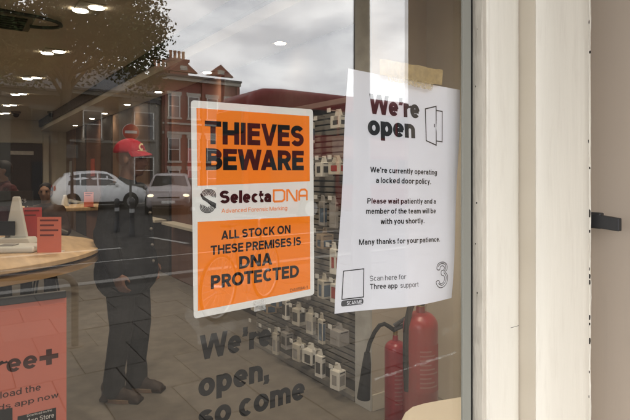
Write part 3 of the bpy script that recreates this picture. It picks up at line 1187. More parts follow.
for r, zz in enumerate(rowz):
    for q in range(8):
        yy = 2.27 + q * .158 + rngp.uniform(-.02, .02)
        zz = rowz[r] + rngp.choice((0, 0, .041, -.041))
        MB().tube([(XU, yy, zz), (XU - .17, yy, zz + .004), (XU - .18, yy, zz + .016)], .0035, 6).build('peg_hook', m_peg, su)
        MB().box(XU - .184, XU - .181, yy - .02, yy + .02, zz - .012, zz + .016).build('price_ticket', m_plast0, su)
        if rngp.random() < .08:
            continue
        w, hh, dp = rngp.choice([(.042, .125, .07), (.036, .15, .04), (.05, .10, .09), (.03, .17, .03), (.055, .085, .06)])
        t = thing('accessory_pack', '%s pale accessory pack from the window end of the %s row' % (ORD[q], rown[r]), 'accessory pack',
                  (XU - rngp.uniform(.13, .165) + dp / 2, yy, zz - hh - .03), rngp.uniform(-.2, .2), 'accessory packs on the slat wall')
        mm = rngp.choice([m_pack, m_pack, m_pack2, m_pack2, m_packg, m_pack3])
        MB().box(-dp / 2, dp / 2, -w, w, 0, hh).build('carton', mm, t, bevel=.005, world=False)
        MB().prism([(-w * .8, hh + .0005), (w * .8, hh + .0005), (w * .45, hh + .045), (-w * .45, hh + .045)], -.002, .002, 'x').build('hang_tab', mm, t, world=False)
        pm = rngp.choice([m_pdev, m_packg, m_pred, m_pblue])
        z0_, z1_ = hh * rngp.uniform(.1, .3), hh * rngp.uniform(.6, .85)
        MB().box(-dp / 2 - .002, -dp / 2 - .0005, -w * rngp.uniform(.4, .8), w * rngp.uniform(.3, .8), z0_, z1_).build('picture', pm, t, world=False)
        MB().box(-dp * .35, dp * .3, -w - .002, -w - .0005, z0_, z1_).build('side_picture', pm, t, world=False)
        MB().box(-dp * .35, dp * .35, -w - .002, -w - .0005, hh * .88, hh * .94).build('title_line', m_pdev, t, world=False)

# fire extinguishers
m_red = mat('extinguisher_red', (.27, .011, .018), .3, var=.04, scale=6)
m_hose = mat('black_rubber', (.015, .015, .015), .6)
m_brass = mat('brass', (.45, .33, .14), .35, .8)
m_label = mat('pale_label', (.30, .03, .035), .5, var=.1, scale=20)
m_lline = mat('label_print', (.36, .13, .12), .6)


def extinguisher(px, d, r, hgt, ztop, label, horn):
    q = I(px, 300, d)
    zb = ztop - hgt
    t = thing('fire_extinguisher', label, 'extinguisher', (q.x, q.y, zb), 0, 'fire extinguishers by the partition')
    prof = [(r * .96, 0), (r, .012), (r, hgt * .74)]
    for a in range(10, 91, 10):
        prof.append((r * .28 + r * .72 * math.cos(R_(a)), hgt * .74 + r * .8 * math.sin(R_(a))))
    zn = hgt * .74 + r * .8
    prof += [(r * .24, zn + .03)]
    MB().lathe(prof, n=32).build('cylinder', m_red, t, smooth=True, world=False)
    MB().lathe([(r * .22, zn + .0305), (r * .22, zn + .06), (r * .12, zn + .065)], n=14).build('valve', m_brass, t, smooth=True, world=False)
    MB().tube([(-.01, 0, zn + .06), (.05, -.03, zn + .085), (.11, -.05, zn + .075)], [.013, .012, .008], 8).build('carry_handle', m_darkmetal, t, smooth=True, world=False)
    MB().tube([(-.01, 0, zn + .08), (.05, -.03, zn + .12), (.12, -.055, zn + .125)], [.012, .011, .008], 8).build('squeeze_lever', m_red if not horn else m_darkmetal, t, smooth=True, world=False)
    b_ = MB()
    N_ = 10
    for i in range(N_ + 1):
        a = R_(210 + i * 90 / N_)
        for zz in (hgt * .25, hgt * .62):
            b_.v.append(Vector((math.cos(a) * (r + .0012), math.sin(a) * (r + .0012), zz)))
    b_.f = [(2 * i, 2 * i + 2, 2 * i + 3, 2 * i + 1) for i in range(N_)]
    b_.build('label', m_label, t, smooth=True, world=False)
    for i in range(9):                     # printed instruction lines
        zz = hgt * (.29 + .035 * i)
        ln = MB()
        for j in range(9):
            a = R_(222 + j * (66 - 14 * (i % 3)) / 8)
            for dz in (0, hgt * .012):
                ln.v.append(Vector((math.cos(a) * (r + .0018), math.sin(a) * (r + .0018), zz + dz)))
        ln.f = [(2 * j, 2 * j + 2, 2 * j + 3, 2 * j + 1) for j in range(8)]
        ln.build('print_line', m_lline, t, world=False)
    lx, ly = -CA, SA                       # towards the left of the picture
    if horn:
        pts_ = [(0, 0, zn + .05)] + [(lx * (.02 + .13 * s_), ly * (.02 + .13 * s_) - .02, zn + .05 + .05 * math.sin(s_ * 3.1) - .06 * s_ ** 3) for s_ in (.2, .4, .6, .8, 1)]
        e = Vector(pts_[-1])
        pts_ += [tuple(e + Vector((lx * .012, ly * .012, -.05)))]
        MB().tube(pts_, .011, 8).build('hose', m_hose, t, smooth=True, world=False)
        e = Vector(pts_[-1])
        MB().tube([e, e + Vector((lx * .004, ly * .004, -.06)), e + Vector((lx * .02, ly * .02, -.24))], [.016, .024, .036], 12).build('horn', m_hose, t, smooth=True, world=False)
    else:
        pts_ = [(0, -.01, zn + .045)]
        for s_ in range(1, 10):
            u = s_ / 9
            pts_.append((lx * (r * 1.25) * math.sin(u * 1.75), ly * r * 1.25 * math.sin(u * 1.75) - .05, zn + .045 + .055 * math.sin(u * 3.6) - hgt * .42 * u ** 2.2))
        MB().tube(pts_, .016, 10).build('hose', m_hose, t, smooth=True, world=False)
        e = Vector(pts_[-1])
        MB().tube([e, e + Vector((lx * -.005, 0, -.14))], [.018, .014], 10).build('nozzle', m_hose, t, smooth=True, world=False)
    return t


extinguisher(420.5, 2.58, .087, .62, .90, 'larger red fire extinguisher with thick black hose in front of the beige partition', False)
extinguisher(395.5, 2.72, .057, .60, .73, 'smaller red fire extinguisher with black horn, left of the larger one', True)
q = I(410, 300, 2.65)
t = thing('extinguisher_stand', 'low dark stand holding two red fire extinguishers off the floor', 'stand', (q.x, q.y, 0))
MB().box(q.x - .26, q.x + .22, q.y - .14, q.y + .16, .0, .128).build('base', m_darkmetal, t, bevel=.01)
MB().box(q.x - .20, q.x + .16, q.y + .161, q.y + .168, .0, .14).build('back_plate', m_darkmetal, t)
# wall sign above the extinguishers
q = P(441, 306, YPR + GD - .004)
sg = thing('instruction_sign', 'small faded instruction sign on the partition above the red extinguisher', 'sign', (q.x, q.y - .001, q.z - .12))
MB().box(q.x - .06, q.x + .05, q.y - .004, q.y - .001, q.z - .12, q.z + .1).build('panel', mat('faded_sign', (.45, .34, .2), .6, var=.3, scale=60), sg)

# cream round-ended counter close to the glass on the right
D0 = 1.42
q0 = P(462, 396.5, D0)
m_ctop = mat('cream_laminate', (.62, .56, .46), .45, var=.03, scale=4)
zc = q0.z
t = thing('cream_counter', 'cream round-ended counter top just inside the window below the extinguishers', 'counter', (1.25, .55, 0))
# far edge runs through the traced points
edge = []
for (px, py) in ((399, 430), (401, 420), (405, 412), (412, 406.5), (424, 403), (440, 400), (462, 396.5)):
    k, v = kv(px, py)
    d = (zc - EYE) / v
    g = I(px, py, d)
    edge.append((g.x, g.y))
g0, g1 = edge[-2], edge[-1]
dx, dy = g1[0] - g0[0], g1[1] - g0[1]
edge.append((g1[0] + dx * 3, g1[1] + dy * 3))
poly = edge + [(edge[-1][0], .12), (edge[0][0] + .06, .12)]
MB().prism(poly, zc - .035, zc, 'z').build('counter_top', m_ctop, t, bevel=.006, seg=3)
MB().box(1.0, 1.25, .3, .5, 0, zc - .036).build('pedestal', m_creamd, t, bevel=.01)

# ------------------------------------------------------------------ round oak table and what stands on it
m_oak = mat('oak', (.50, .34, .19), .45, var=.16, scale=3, stretch=(8, 1, 1))
m_oak2 = mat('oak_edge', (.40, .26, .14), .5, var=.15, scale=3)
TZ = 1.04
TC = Vector((-.07, 3.30, 0))
TR = .88
rt = thing('round_table', 'round light oak table with layered edge just inside the window', 'table', TC)
MB().lathe([(TR - .012, TZ - .034), (TR, TZ - .028), (TR, TZ - .006), (TR - .008, TZ)], TC, 72).build('table_top', m_oak, rt, smooth=True)
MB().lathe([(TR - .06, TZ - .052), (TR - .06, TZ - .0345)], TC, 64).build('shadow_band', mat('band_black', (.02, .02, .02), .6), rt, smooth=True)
MB().lathe([(TR - .05, TZ - .10), (TR - .012, TZ - .09), (TR - .012, TZ - .056), (TR - .03, TZ - .0525)], TC, 72).build('lower_ring', m_oak2, rt, smooth=True)
MB().lathe([(.30, 0), (.30, .03), (.07, .06), (.07, TZ - .101)], TC, 32).build('pedestal', m_darkmetal, rt, smooth=True)


def on_table(px, py, zt=TZ):
    k, v = kv(px, py)
    d = (zt - EYE) / v
    g = I(px, py, d)
    return Vector((g.x, g.y, zt))


m_pink = mat('coral_card', (.72, .19, .12), .6, var=.05, scale=10)
m_pink2 = mat('deep_red_card', (.46, .055, .05), .6, var=.05)
m_plast = mat('white_plastic', (.66, .64, .58), .35, var=.02)
m_cardink = mat('card_ink', (.16, .03, .025), .7)
FACE = math.atan2(-CA, -SA)             # turns a thing's -y side to the lens


def leaflet(px0, px1, ytop, ybot, m, label, rz=0.0, zt=TZ, group=None, lines=4, num=False):
    g = on_table((px0 + px1) / 2, ybot, zt)
    d = SA * g.x + CA * (g.y + GD)
    w, hh = (px1 - px0) * d / FPX, (ybot - ytop) * d / FPX
    t = thing('leaflet', label, 'leaflet', g, -YAW + rz, group)
    MB().box(-w / 2, w / 2, -.001, .001, 0.0, hh).build('card', m, t, world=False)
    MB().box(-w / 2, w / 2, .0012, .05, 0.0, .004).build('foot', m_plast, t, world=False)
    for i in range(lines):
        zz = hh * (.88 - i * .14)
        MB().box(-w * .38, w * (.38 - .18 * (i % 2)), -.0018, -.0012, zz, zz + hh * .05).build('print_line', m_cardink, t, world=False)
    if num:
        pl, wd = text_polys('09', .1)
        sc_ = hh * .3
        print_polys('lettering', [(l_, [(a * sc_ - wd * sc_ / 2, c_ * sc_ + hh * .1) for a, c_ in p_]) for l_, p_ in pl], lambda a, c_, l_: Vector((a, -.0014 - l_, c_)), mat('pale_print', (.5, .48, .45), .6), None).parent = t
    return t


leaflet(23, 41, 207.5, 240, m_pink2, 'dark red upright leaflet on the oak table, behind the coral one', .2, num=False, lines=2)
leaflet(37.5, 61, 217, 252.5, m_pink, 'bright coral upright leaflet on the oak table, nearest its rim', .05)
# device dock
g = on_table(10, 252)
dk = thing('device_dock', 'low white plastic device dock lying on the oak table', 'dock', g, -YAW + .12)
MB().box(-.32, .155, -.06, .12, 0, .038).build('base', m_plast, dk, bevel=.014, seg=4, world=False)
MB().box(-.05, .03, -.03, .05, .0385, .043).build('recess', m_packg, dk, bevel=.001, world=False)
g = on_table(13, 244)
es = thing('phone_stand', 'white wedge-shaped phone stand on the oak table beside the dark red leaflet', 'phone stand', g, -YAW)
b = MB().prism([(-.075, .040), (.075, .040), (.022, .31), (-.022, .31)], .03, .052)
b.build('wedge', m_plast, es, bevel=.006, world=False)
MB().prism([(-.12, .0), (.12, .0), (.10, .0395), (-.10, .0395)], -.01, .10).build('foot', m_plast, es, bevel=.006, world=False)
b = MB().box(-.10, .015, -.006, .004, .055, .15)
b.build('phone', m_black, es, bevel=.005, world=False)
MB().box(-.055, -.035, .0045, .03, .041, .10).build('phone_holder', m_vent, es, world=False)
g = on_table(60, 236)
MBp = [(g.x - .24 + .30 * i / 8, g.y + .12 + .05 * math.sin(i * .7), TZ + .012 + .045 * math.sin(i / 8 * 3.14)) for i in range(9)]
tag(MB().tube(MBp, .016, 8).build('security_cable', m_vent, smooth=True), 'thick grey security cable arching over the oak table behind the coral leaflet', 'cable')
g = on_table(18, 226)
pq = thing('name_plaque', 'dark grey plaque with pale letters standing at the back of the oak table', 'plaque', (g.x, g.y, TZ), -YAW)
d = SA * g.x + CA * (g.y + GD)
s_ = d / FPX
MB().box(-32 * s_, 15 * s_, -.006, .006, 20 * s_, 35 * s_).build('panel', mat('plaque_grey', (.05, .047, .043), .5), pq, world=False)
for xo in (-24, 8):
    MB().box((xo - 1) * s_, (xo + 1) * s_, -.004, .004, 0, 20 * s_ - .001).build('post', m_darkmetal, pq, world=False)
pl, wd = text_polys('cks', .07)
cs = 5.2 * s_
print_polys('lettering', [(l_, [(a * cs - 1 * s_, c_ * cs + 23.5 * s_) for a, c_ in p_]) for l_, p_ in pl], lambda a, c_, l_: Vector((a, -.0064 - l_, c_)), mat('pale_print', (.5, .48, .45), .6), None).parent = pq

# farther table
T2 = I(60, 208, 6.6)
TZ2 = T2.z
t = thing('long_table', 'farther pale wooden table behind the round oak table', 'table', (T2.x + .2, T2.y, 0))
MB().box(T2.x - 1.2, T2.x + .75, T2.y, T2.y + .8, TZ2 - .05, TZ2).build('table_top', m_oak, t, bevel=.01)
for (ax, ay) in ((-1.1, .08), (.65, .08), (-1.1, .72), (.65, .72)):
    MB().box(T2.x + ax - .03, T2.x + ax + .03, T2.y + ay - .03, T2.y + ay + .03, 0, TZ2 - .051).build('leg', m_darkmetal, t)
leaflet(84, 93.5, 192, 207, m_pink, 'small coral leaflet standing on the farther pale table', 0, TZ2, lines=2)
g = on_table(65, 206, TZ2)
t = thing('phone_stand', 'small white phone stand on the farther pale table', 'phone stand', g, -YAW)
MB().prism([(-.05, 0), (.05, 0), (.015, .15), (-.015, .15)], -.02, .02).build('wedge', m_plast, t, world=False, bevel=.004)

# ------------------------------------------------------------------ coral poster stand
DS = 2.0
yS = DS - GD
m_poster = mat('coral_poster', (.56, .17, .12), .6, var=.03, scale=4)
m_pink_ink = mat('poster_ink', (.055, .018, .014), .6)
tr_, tl_ = P(66.5, 297.6, DS), P(-60, 297.6, DS)
zt = tr_.z
xr = tr_.x
xl = xr - .56
ps = thing('poster_stand', 'coral app poster on a black-topped floor stand just inside the window', 'poster stand', ((xl + xr) / 2, yS, 0))
MB().box(xl, xr, yS, yS + .006, .22, zt).build('poster', m_poster, ps)
MB().box(xl - .01, xr - .002, yS - .008, yS + .012, zt + .0005, zt + .026).build('top_bar', m_darkmetal, ps, bevel=.003)
MB().box(xl - .01, xr - .002, yS - .008, yS + .012, .19, .2195).build('bottom_bar', m_darkmetal, ps, bevel=.003)
MB().box((xl + xr) / 2 - .02, (xl + xr) / 2 + .02, yS + .0125, yS + .03, 0.03, zt).build('pole', m_darkmetal, ps)
MB().box((xl + xr) / 2 - .2, (xl + xr) / 2 + .2, yS - .12, yS + .18, 0, .0295).build('base', m_darkmetal, ps, bevel=.005)
ss = lambda x, z, l: (x, yS - .0006 - l, z)
K = dict(m=m_pink_ink, parent=ps, surf=ss, D=DS, level=True)
line_on('lettering', 'Three', (-44, 378), (37.3, 367.2), 359, h=.092, track=.07, **K)
line_on('lettering', '+', (39.5, 366), (58.3, 364.0), 342, h=.10, **K)
line_on('lettering', 'Download the', (-32, 400), (40.8, 390), 393, h=.07, track=.11, **K)
line_on('lettering', 'rewards app now', (-37, 410), (58.6, 397.2), 404, h=.07, track=.11, **K)
for (xa_, xb_) in ((17.5, 56), (-28, 12.5)):
    a, b_ = P(xa_, 417, DS), P(xb_, 407.5, DS)
    zz = b_.z
    hh = .062
    MB().box(a.x, b_.x, yS - .0012, yS - .0004, zz - hh, zz).build('badge', m_black, ps, bevel=.0003)
    if xa_ > 0:
        sb_ = lambda x, z, l: (x, yS - .0016 - l, z)
        line_on('lettering', 'App Store', (27, 421.0), (54, 417.2), 416.0, m=mat('badge_print', (.6, .55, .5), .6), parent=ps, surf=sb_, D=DS, level=True, h=.07)
        line_on('lettering', 'Download on the', (27, 414.5), (52, 411.0), 412.2, m=mat('badge_print', (.6, .55, .5), .6), parent=ps, surf=sb_, D=DS, level=True, h=.06)
        c_ = P(22, 417, DS)
        MB().lathe([(.008, yS - .0015), (.0078, yS - .0013)], (c_.x, 0, zz - .034), 14, 'y').build('badge_emblem', mat('badge_print', (.6, .55, .5), .6), ps)

# ================================================================== PEOPLE
def bake(name, mb, m, parent, voxel, smooth_it=4):
    me = mb.mesh(name)
    ob = bpy.data.objects.new(name, me)
    C.objects.link(ob)
    r = ob.modifiers.new('remesh', 'REMESH')
    r.mode = 'VOXEL'
    r.voxel_size = voxel
    s_ = ob.modifiers.new('smooth', 'SMOOTH')
    s_.factor = .5
    s_.iterations = smooth_it
    dg = bpy.context.evaluated_depsgraph_get()
    me2 = bpy.data.meshes.new_from_object(ob.evaluated_get(dg))
    me2.name = name
    ob.modifiers.clear()
    ob.data = me2
    me2.materials.clear()
    me2.materials.append(m)
    me2.polygons.foreach_set('use_smooth', [True] * len(me2.polygons))
    ob.parent = parent
    return ob


V = Vector


def hand(b, w, d, n, up, s=1.0, side=1):
    """palm at wrist w, fingers along d, n = palm normal; five separate curled fingers"""
    d, n = V(d).normalized(), V(n).normalized()
    a = d.cross(n).normalized() * side
    b.cap(w, w + d * .035 * s, .024 * s, .026 * s)
    for i in range(4):
        o = (i - 1.5) * .019 * s
        p0 = w + d * .03 * s + a * o
        p1 = w + d * .085 * s + a * o * 1.08
        b.cap(p0, p1, .015 * s, .0105 * s, 8)
        L = (.036, .042, .040, .030)[i] * s
        p2 = p1 + (d * .88 + n * .47) * L
        p3 = p2 + (d * .45 + n * .89) * L * .8
        b.cap(p1, p2, .0098 * s, .009 * s, 8)
        b.cap(p2, p3, .009 * s, .0078 * s, 8)
    t0 = w + d * .02 * s - a * .024 * s
    t1 = t0 + (d * .6 - a * .75 + n * .35).normalized() * .042 * s
    t2 = t1 + (d * .95 - a * .1 + n * .35).normalized() * .034 * s
    b.cap(t0, t1, .0135 * s, .011 * s, 8)
    b.cap(t1, t2, .011 * s, .009 * s, 8)


m_rimless = mat('button_horn', (.16, .14, .12), .4)


def person(name, label, loc, rz, cols, seated=False, head_turn=0.0, cap=False, fine=True, height=1.70, arms=None):
    """figure facing +x, base at the feet"""
    t = thing(name, label, 'person', loc, rz)
    k = height / 1.70
    skin = mat('skin_' + cols['skin_name'], cols['skin'], .55, var=.06, scale=20)
    hz = .0
    drop = -.36 if seated else 0.0        # pelvis drop when seated on a stool
    H = {}
    pel = V((0, 0, .92 + drop))
    if seated:
        pel = V((0, 0, .62))
    sh = pel.z + .50
    ch = pel.z + .40
    S = {}
    for sd in (-1, 1):
        S[sd] = {}
        S[sd]['shoulder'] = V((.0, sd * .165, sh - .015))
        el = V((-.03, sd * .235, sh - .285)) if not seated else V((.06, sd * .25, sh - .27))
        wr = V((.06, sd * .235, sh - .53)) if not seated else V((.28, sd * .16, sh - .30))
        if arms and sd in arms:
            el, wr = V(arms[sd][0]), V(arms[sd][1])
        S[sd]['elbow'], S[sd]['wrist'] = el, wr
        S[sd]['hip'] = pel + V((0, sd * .09, -.04))
        if seated:
            S[sd]['knee'] = V((.42, sd * .13, .56))
            S[sd]['ankle'] = V((.38, sd * .13, .12))
        else:
            S[sd]['knee'] = V((.03 + .02 * sd, sd * .09, .49))
            S[sd]['ankle'] = V((-.02 + .035 * sd, sd * .095, .09))
    hr = Matrix.Rotation(head_turn, 3, 'Z')
    neck = V((.0, 0, sh + .03))
    hc = V((.035, 0, sh + .215))

    def hp(x, y, z):
        return hc + hr @ V((x, y, z))
    b_ = MB()
    # head
    b_.ell(hp(-.015, 0, .03), (.095, .076, .088), 18, 12, hr)
    b_.ell(hp(.02, 0, -.035), (.072, .060, .085), 16, 10, hr)
    b_.ell(hp(.05, 0, -.088), (.034, .034, .026), 12, 8, hr)      # chin
    b_.cap(hp(.088, 0, .012), hp(.108, 0, -.028), .009, .015, 8)  # nose
    b_.ell(hp(.094, .0, -.036), (.012, .021, .010), 8, 6, hr)
    b_.ell(hp(.082, 0, -.060), (.016, .024, .008), 8, 6, hr)      # lips
    b_.ell(hp(.080, 0, -.072), (.015, .021, .008), 8, 6, hr)
    b_.ell(hp(.074, 0, .036), (.016, .05, .012), 10, 6, hr)       # brow
    for sd in (-1, 1):
        b_.ell(hp(-.008, sd * .076, -.005), (.018, .010, .032), 8, 6, hr)
        b_.ell(hp(.05, sd * .045, -.03), (.022, .018, .02), 8, 6, hr)
    b_.cap(neck + V((-.01, 0, -.04)), hc + V((-.02, 0, -.06)), .058, .054)
    # trunk and limbs under the clothes
    b_.cap(pel, V((0, 0, ch)), .11, .10)
    for sd in (-1, 1):
        q = S[sd]
        b_.cap(V((0, sd * .05, sh - .03)), q['shoulder'], .06, .05)
        b_.cap(q['shoulder'], q['elbow'], .045, .036)
        b_.cap(q['elbow'], q['wrist'], .036, .025)
        dd = (q['wrist'] - q['elbow']).normalized()
        hand(b_, q['wrist'], dd + V((0, 0, -.2)), V((.25, -sd, 0)) if not seated else V((0, 0, -1)), None, 1.0, sd)
        b_.cap(pel + V((0, sd * .05, 0)), q['hip'], .09, .08)
        b_.cap(q['hip'], q['knee'], .075, .05)
        b_.cap(q['knee'], q['ankle'], .05, .034)
        b_.cap(q['ankle'], q['ankle'] + V((.10, 0, -.05)), .034, .03)
    body = bake('body', b_, skin, t, .0075 if fine else .014, 3)
    # eyes
    for sd in (-1, 1):
        MB().ell(hp(.079, sd * .031, .012), (.011, .013, .0075), 10, 7, hr).build('eye', mat('eye_dark', (.02, .015, .012), .2), body, smooth=True, world=False)
    # jacket
    j = MB()
    j.ell(V((0, 0, pel.z + .0)), (.205, .225, .22), 18, 10)
    j.cap(V((0, 0, pel.z - (.06 if not seated else 0))), V((-.005, 0, ch)), .195, .17)
    j.cap(V((0, 0, pel.z)), V((-.005, 0, ch)), .145, .14)
    j.ell(V((-.01, 0, sh - .12)), (.165, .215, .17), 18, 10)
    j.cap(V((-.01, 0, sh - .03)), V((-.005, 0, sh + .055)), .10, .068)
    for sd in (-1, 1):
        q = S[sd]
        j.cap(V((-.005, sd * .09, sh - .02)), q['shoulder'] + V((0, 0, -.01)), .085, .075)
        j.cap(q['shoulder'], q['elbow'], .074, .066)
        j.cap(q['elbow'], q['elbow'].lerp(q['wrist'], .93), .070, .054)
        j.ell(V((.0, sd * .08, pel.z - (.06 if not seated else .02))), (.19, .13, .19), 14, 9)
        j.cap(q['elbow'] + V((-.012, 0, .02)), q['elbow'] + V((-.012, 0, -.03)), .058, .055)
    jk = bake('jacket', j, mat('jacket_' + cols['jacket_name'], cols['jacket'], .75, var=.25, scale=9, bump=.5, bscale=26), t, .011 if fine else .018, 3)
    tr = MB()
    for sd in (-1, 1):
        q = S[sd]
        tr.cap(pel + V((0, sd * .05, -.02)), q['hip'], .125, .115)
        tr.cap(q['hip'], q['knee'], .108, .078)
        tr.cap(q['knee'], q['ankle'] + V((-.005, 0, -.01)), .078, .062)
        tr.cap(q['knee'].lerp(q['ankle'], .8) + V((.012, 0, 0)), q['ankle'] + V((.015, 0, -.02)), .064, .068)
    bake('trousers', tr, mat('trousers_' + cols['jacket_name'], cols['trousers'], .8, var=.2, scale=8, bump=.5, bscale=22), t, .011 if fine else .018, 3)
    for sd in (-1, 1):
        q = S[sd]['ankle']
        s_ = MB()
        s_.cap(q + V((-.03, 0, -.045)), q + V((.13, 0, -.052)), .044, .038)
        s_.cap(q + V((-.02, 0, -.02)), q + V((.06, 0, -.03)), .046, .04)
        s_.ell(q + V((.15, 0, -.058)), (.06, .046, .032), 12, 8)
        s_.box(q.x - .075, q.x + .21, q.y - .043, q.y + .043, q.z - .09, q.z - .066)
        s_.cap(q + V((-.02, 0, .0)), q + V((-.01, 0, -.03)), .058, .05)
        shoe_ = bake('shoe', s_, mat('shoe_leather_' + cols['jacket_name'], cols['shoes'], .5, var=.2), t, .009, 2)
        sl_ = MB().prism([(q.x + .066 + .134 * math.cos(R_(a)), q.y + (.049 - .006 * math.cos(R_(a * 2))) * math.sin(R_(a))) for a in range(0, 360, 15)], q.z - .0899, q.z - .066, 'z')
        sl_.build('sole', mat('tan_sole', (.20, .13, .085), .7), shoe_, world=False)
    if cap:
        for i in range(4):
            zb_ = pel.z + .02 + i * .11
            MB().ell((.205 - .008 * i, -.02, zb_), (.012, .011, .011), 8, 6).build('button', m_rimless, jk, world=False, smooth=True)
        cp = MB()
        cp.ell(hp(-.016, 0, .052), (.112, .094, .098), 20, 12, hr)
        for v_ in cp.v:
            v_.z = max(v_.z, hc.z + .046)
        cut = bake('cap', cp, mat('red_cap_cloth', (.30, .010, .022), .75, var=.1, bump=.2), t, .008, 1)
        pk = MB()
        rows = []
        for i in range(13):
            a = R_(-78 + i * 13)
            inner = hp(.086 * math.cos(a) - .012, .088 * math.sin(a), .062)
            outer = hp(.086 * math.cos(a) + .072 * math.cos(a * .8) - .012, .09 * math.sin(a), .034 - .016 * abs(math.sin(a)))
            rows.append((inner, outer))
        for lift in (0, .006):
            for i_, o_ in rows:
                pk.v += [i_ + V((0, 0, lift)), o_ + V((0, 0, lift))]
        n_ = len(rows) * 2
        for i in range(len(rows) - 1):
            pk.f += [(2 * i, 2 * i + 1, 2 * i + 3, 2 * i + 2), (n_ + 2 * i, n_ + 2 * i + 2, n_ + 2 * i + 3, n_ + 2 * i + 1),
                     (2 * i + 1, n_ + 2 * i + 1, n_ + 2 * i + 3, 2 * i + 3)]
        pk.build('peak', mat('red_cap_cloth', (.30, .010, .022), .75), cut, smooth=True, world=False)
        # pale letter badge on the front panel
        bd = MB()
        for lay, p_ in [(0, s__) for s__ in stroke_poly(arc(0, 0, .019, .019, 50, 310, 14), .006)]:
            vv = []
            for (a, c_) in p_:
                ang = a / .105 - .35
                vv.append(hp(math.cos(ang) * .105 - .012, math.sin(ang) * .098, .088 + c_))
            bd.add(vv, [tuple(range(len(vv)))])
        bd.build('badge', mat('gold_thread', (.75, .6, .35), .6), cut, world=False)
        tr2 = MB()
        for i in range(9):
            ang = -.75 + i * .1
            ang2 = ang + .1
            tr2.add([hp(math.cos(a_) * .118 - .012, math.sin(a_) * .106, z_) for a_, z_ in ((ang, .058), (ang2, .058), (ang2, .062), (ang, .062))], [(0, 1, 2, 3)])
        tr2.build('trim', mat('gold_thread', (.75, .6, .35), .6), cut, world=False)
    else:
        hh = MB()
        hh.ell(hp(-.03, 0, .045), (.10, .086, .085), 18, 10, hr)
        hh.ell(hp(-.05, 0, .0), (.075, .08, .09), 16, 10, hr)
        bake('hair', hh, mat('black_hair', (.012, .01, .01), .6, bump=.4, bscale=60), t, .010, 1)
    t.scale = (k, k, k)
    return t


GP = I(127, 174, 3.50)
person('person', 'person in red cap and dark jacket standing inside the shop, looking right', (GP.x, GP.y, 0), R_(-44),
       dict(skin=(.17, .085, .055), skin_name='deep_brown', jacket=(.017, .017, .017), jacket_name='black', trousers=(.014, .013, .012), shoes=(.035, .022, .015)),
       cap=True, head_turn=R_(4), height=1.66)
MP = I(4, 174, 5.9)
person('person', 'standing person in dark maroon jacket behind the round table', (MP.x, MP.y, 0), R_(200),
       dict(skin=(.20, .11, .075), skin_name='brown', jacket=(.055, .014, .016), jacket_name='maroon', trousers=(.02, .02, .025), shoes=(.03, .03, .03)), fine=False, height=1.60)
SP = I(46, 174, 6.35)
person('person', 'black-haired person in brown top seated at the farther table', (SP.x, SP.y - .0, 0), R_(250),
       dict(skin=(.26, .15, .10), skin_name='tan', jacket=(.06, .035, .025), jacket_name='brown', trousers=(.02, .02, .025), shoes=(.03, .03, .03)), seated=True, fine=False, height=1.62)
st = thing('stool', 'low black stool under the seated person at the farther table', 'stool', (SP.x, SP.y, 0))
MB().lathe([(.16, .44), (.17, .45), (.17, .475), (.15, .48)], (SP.x, SP.y, 0), 24).build('seat', m_darkmetal, st, smooth=True)
for a in range(45, 360, 90):
    MB().tube([(SP.x + .1 * math.cos(R_(a)), SP.y + .1 * math.sin(R_(a)), .439), (SP.x + .19 * math.cos(R_(a)), SP.y + .19 * math.sin(R_(a)), 0)], .012, 8).build('leg', m_darkmetal, st)

# ================================================================== THE STREET BEHIND THE LENS (seen mirrored in the glass)
m_tyre = mat('tyre', (.015, .015, .015), .8)
m_rim = mat('alloy', (.45, .45, .45), .35, .8)
m_cglass = mat('car_glass', (.02, .024, .026), .08, spec=.8)
m_lampg = mat('lamp_glass', (.7, .7, .68), .15)
m_taill = mat('tail_red', (.4, .01, .01), .25)


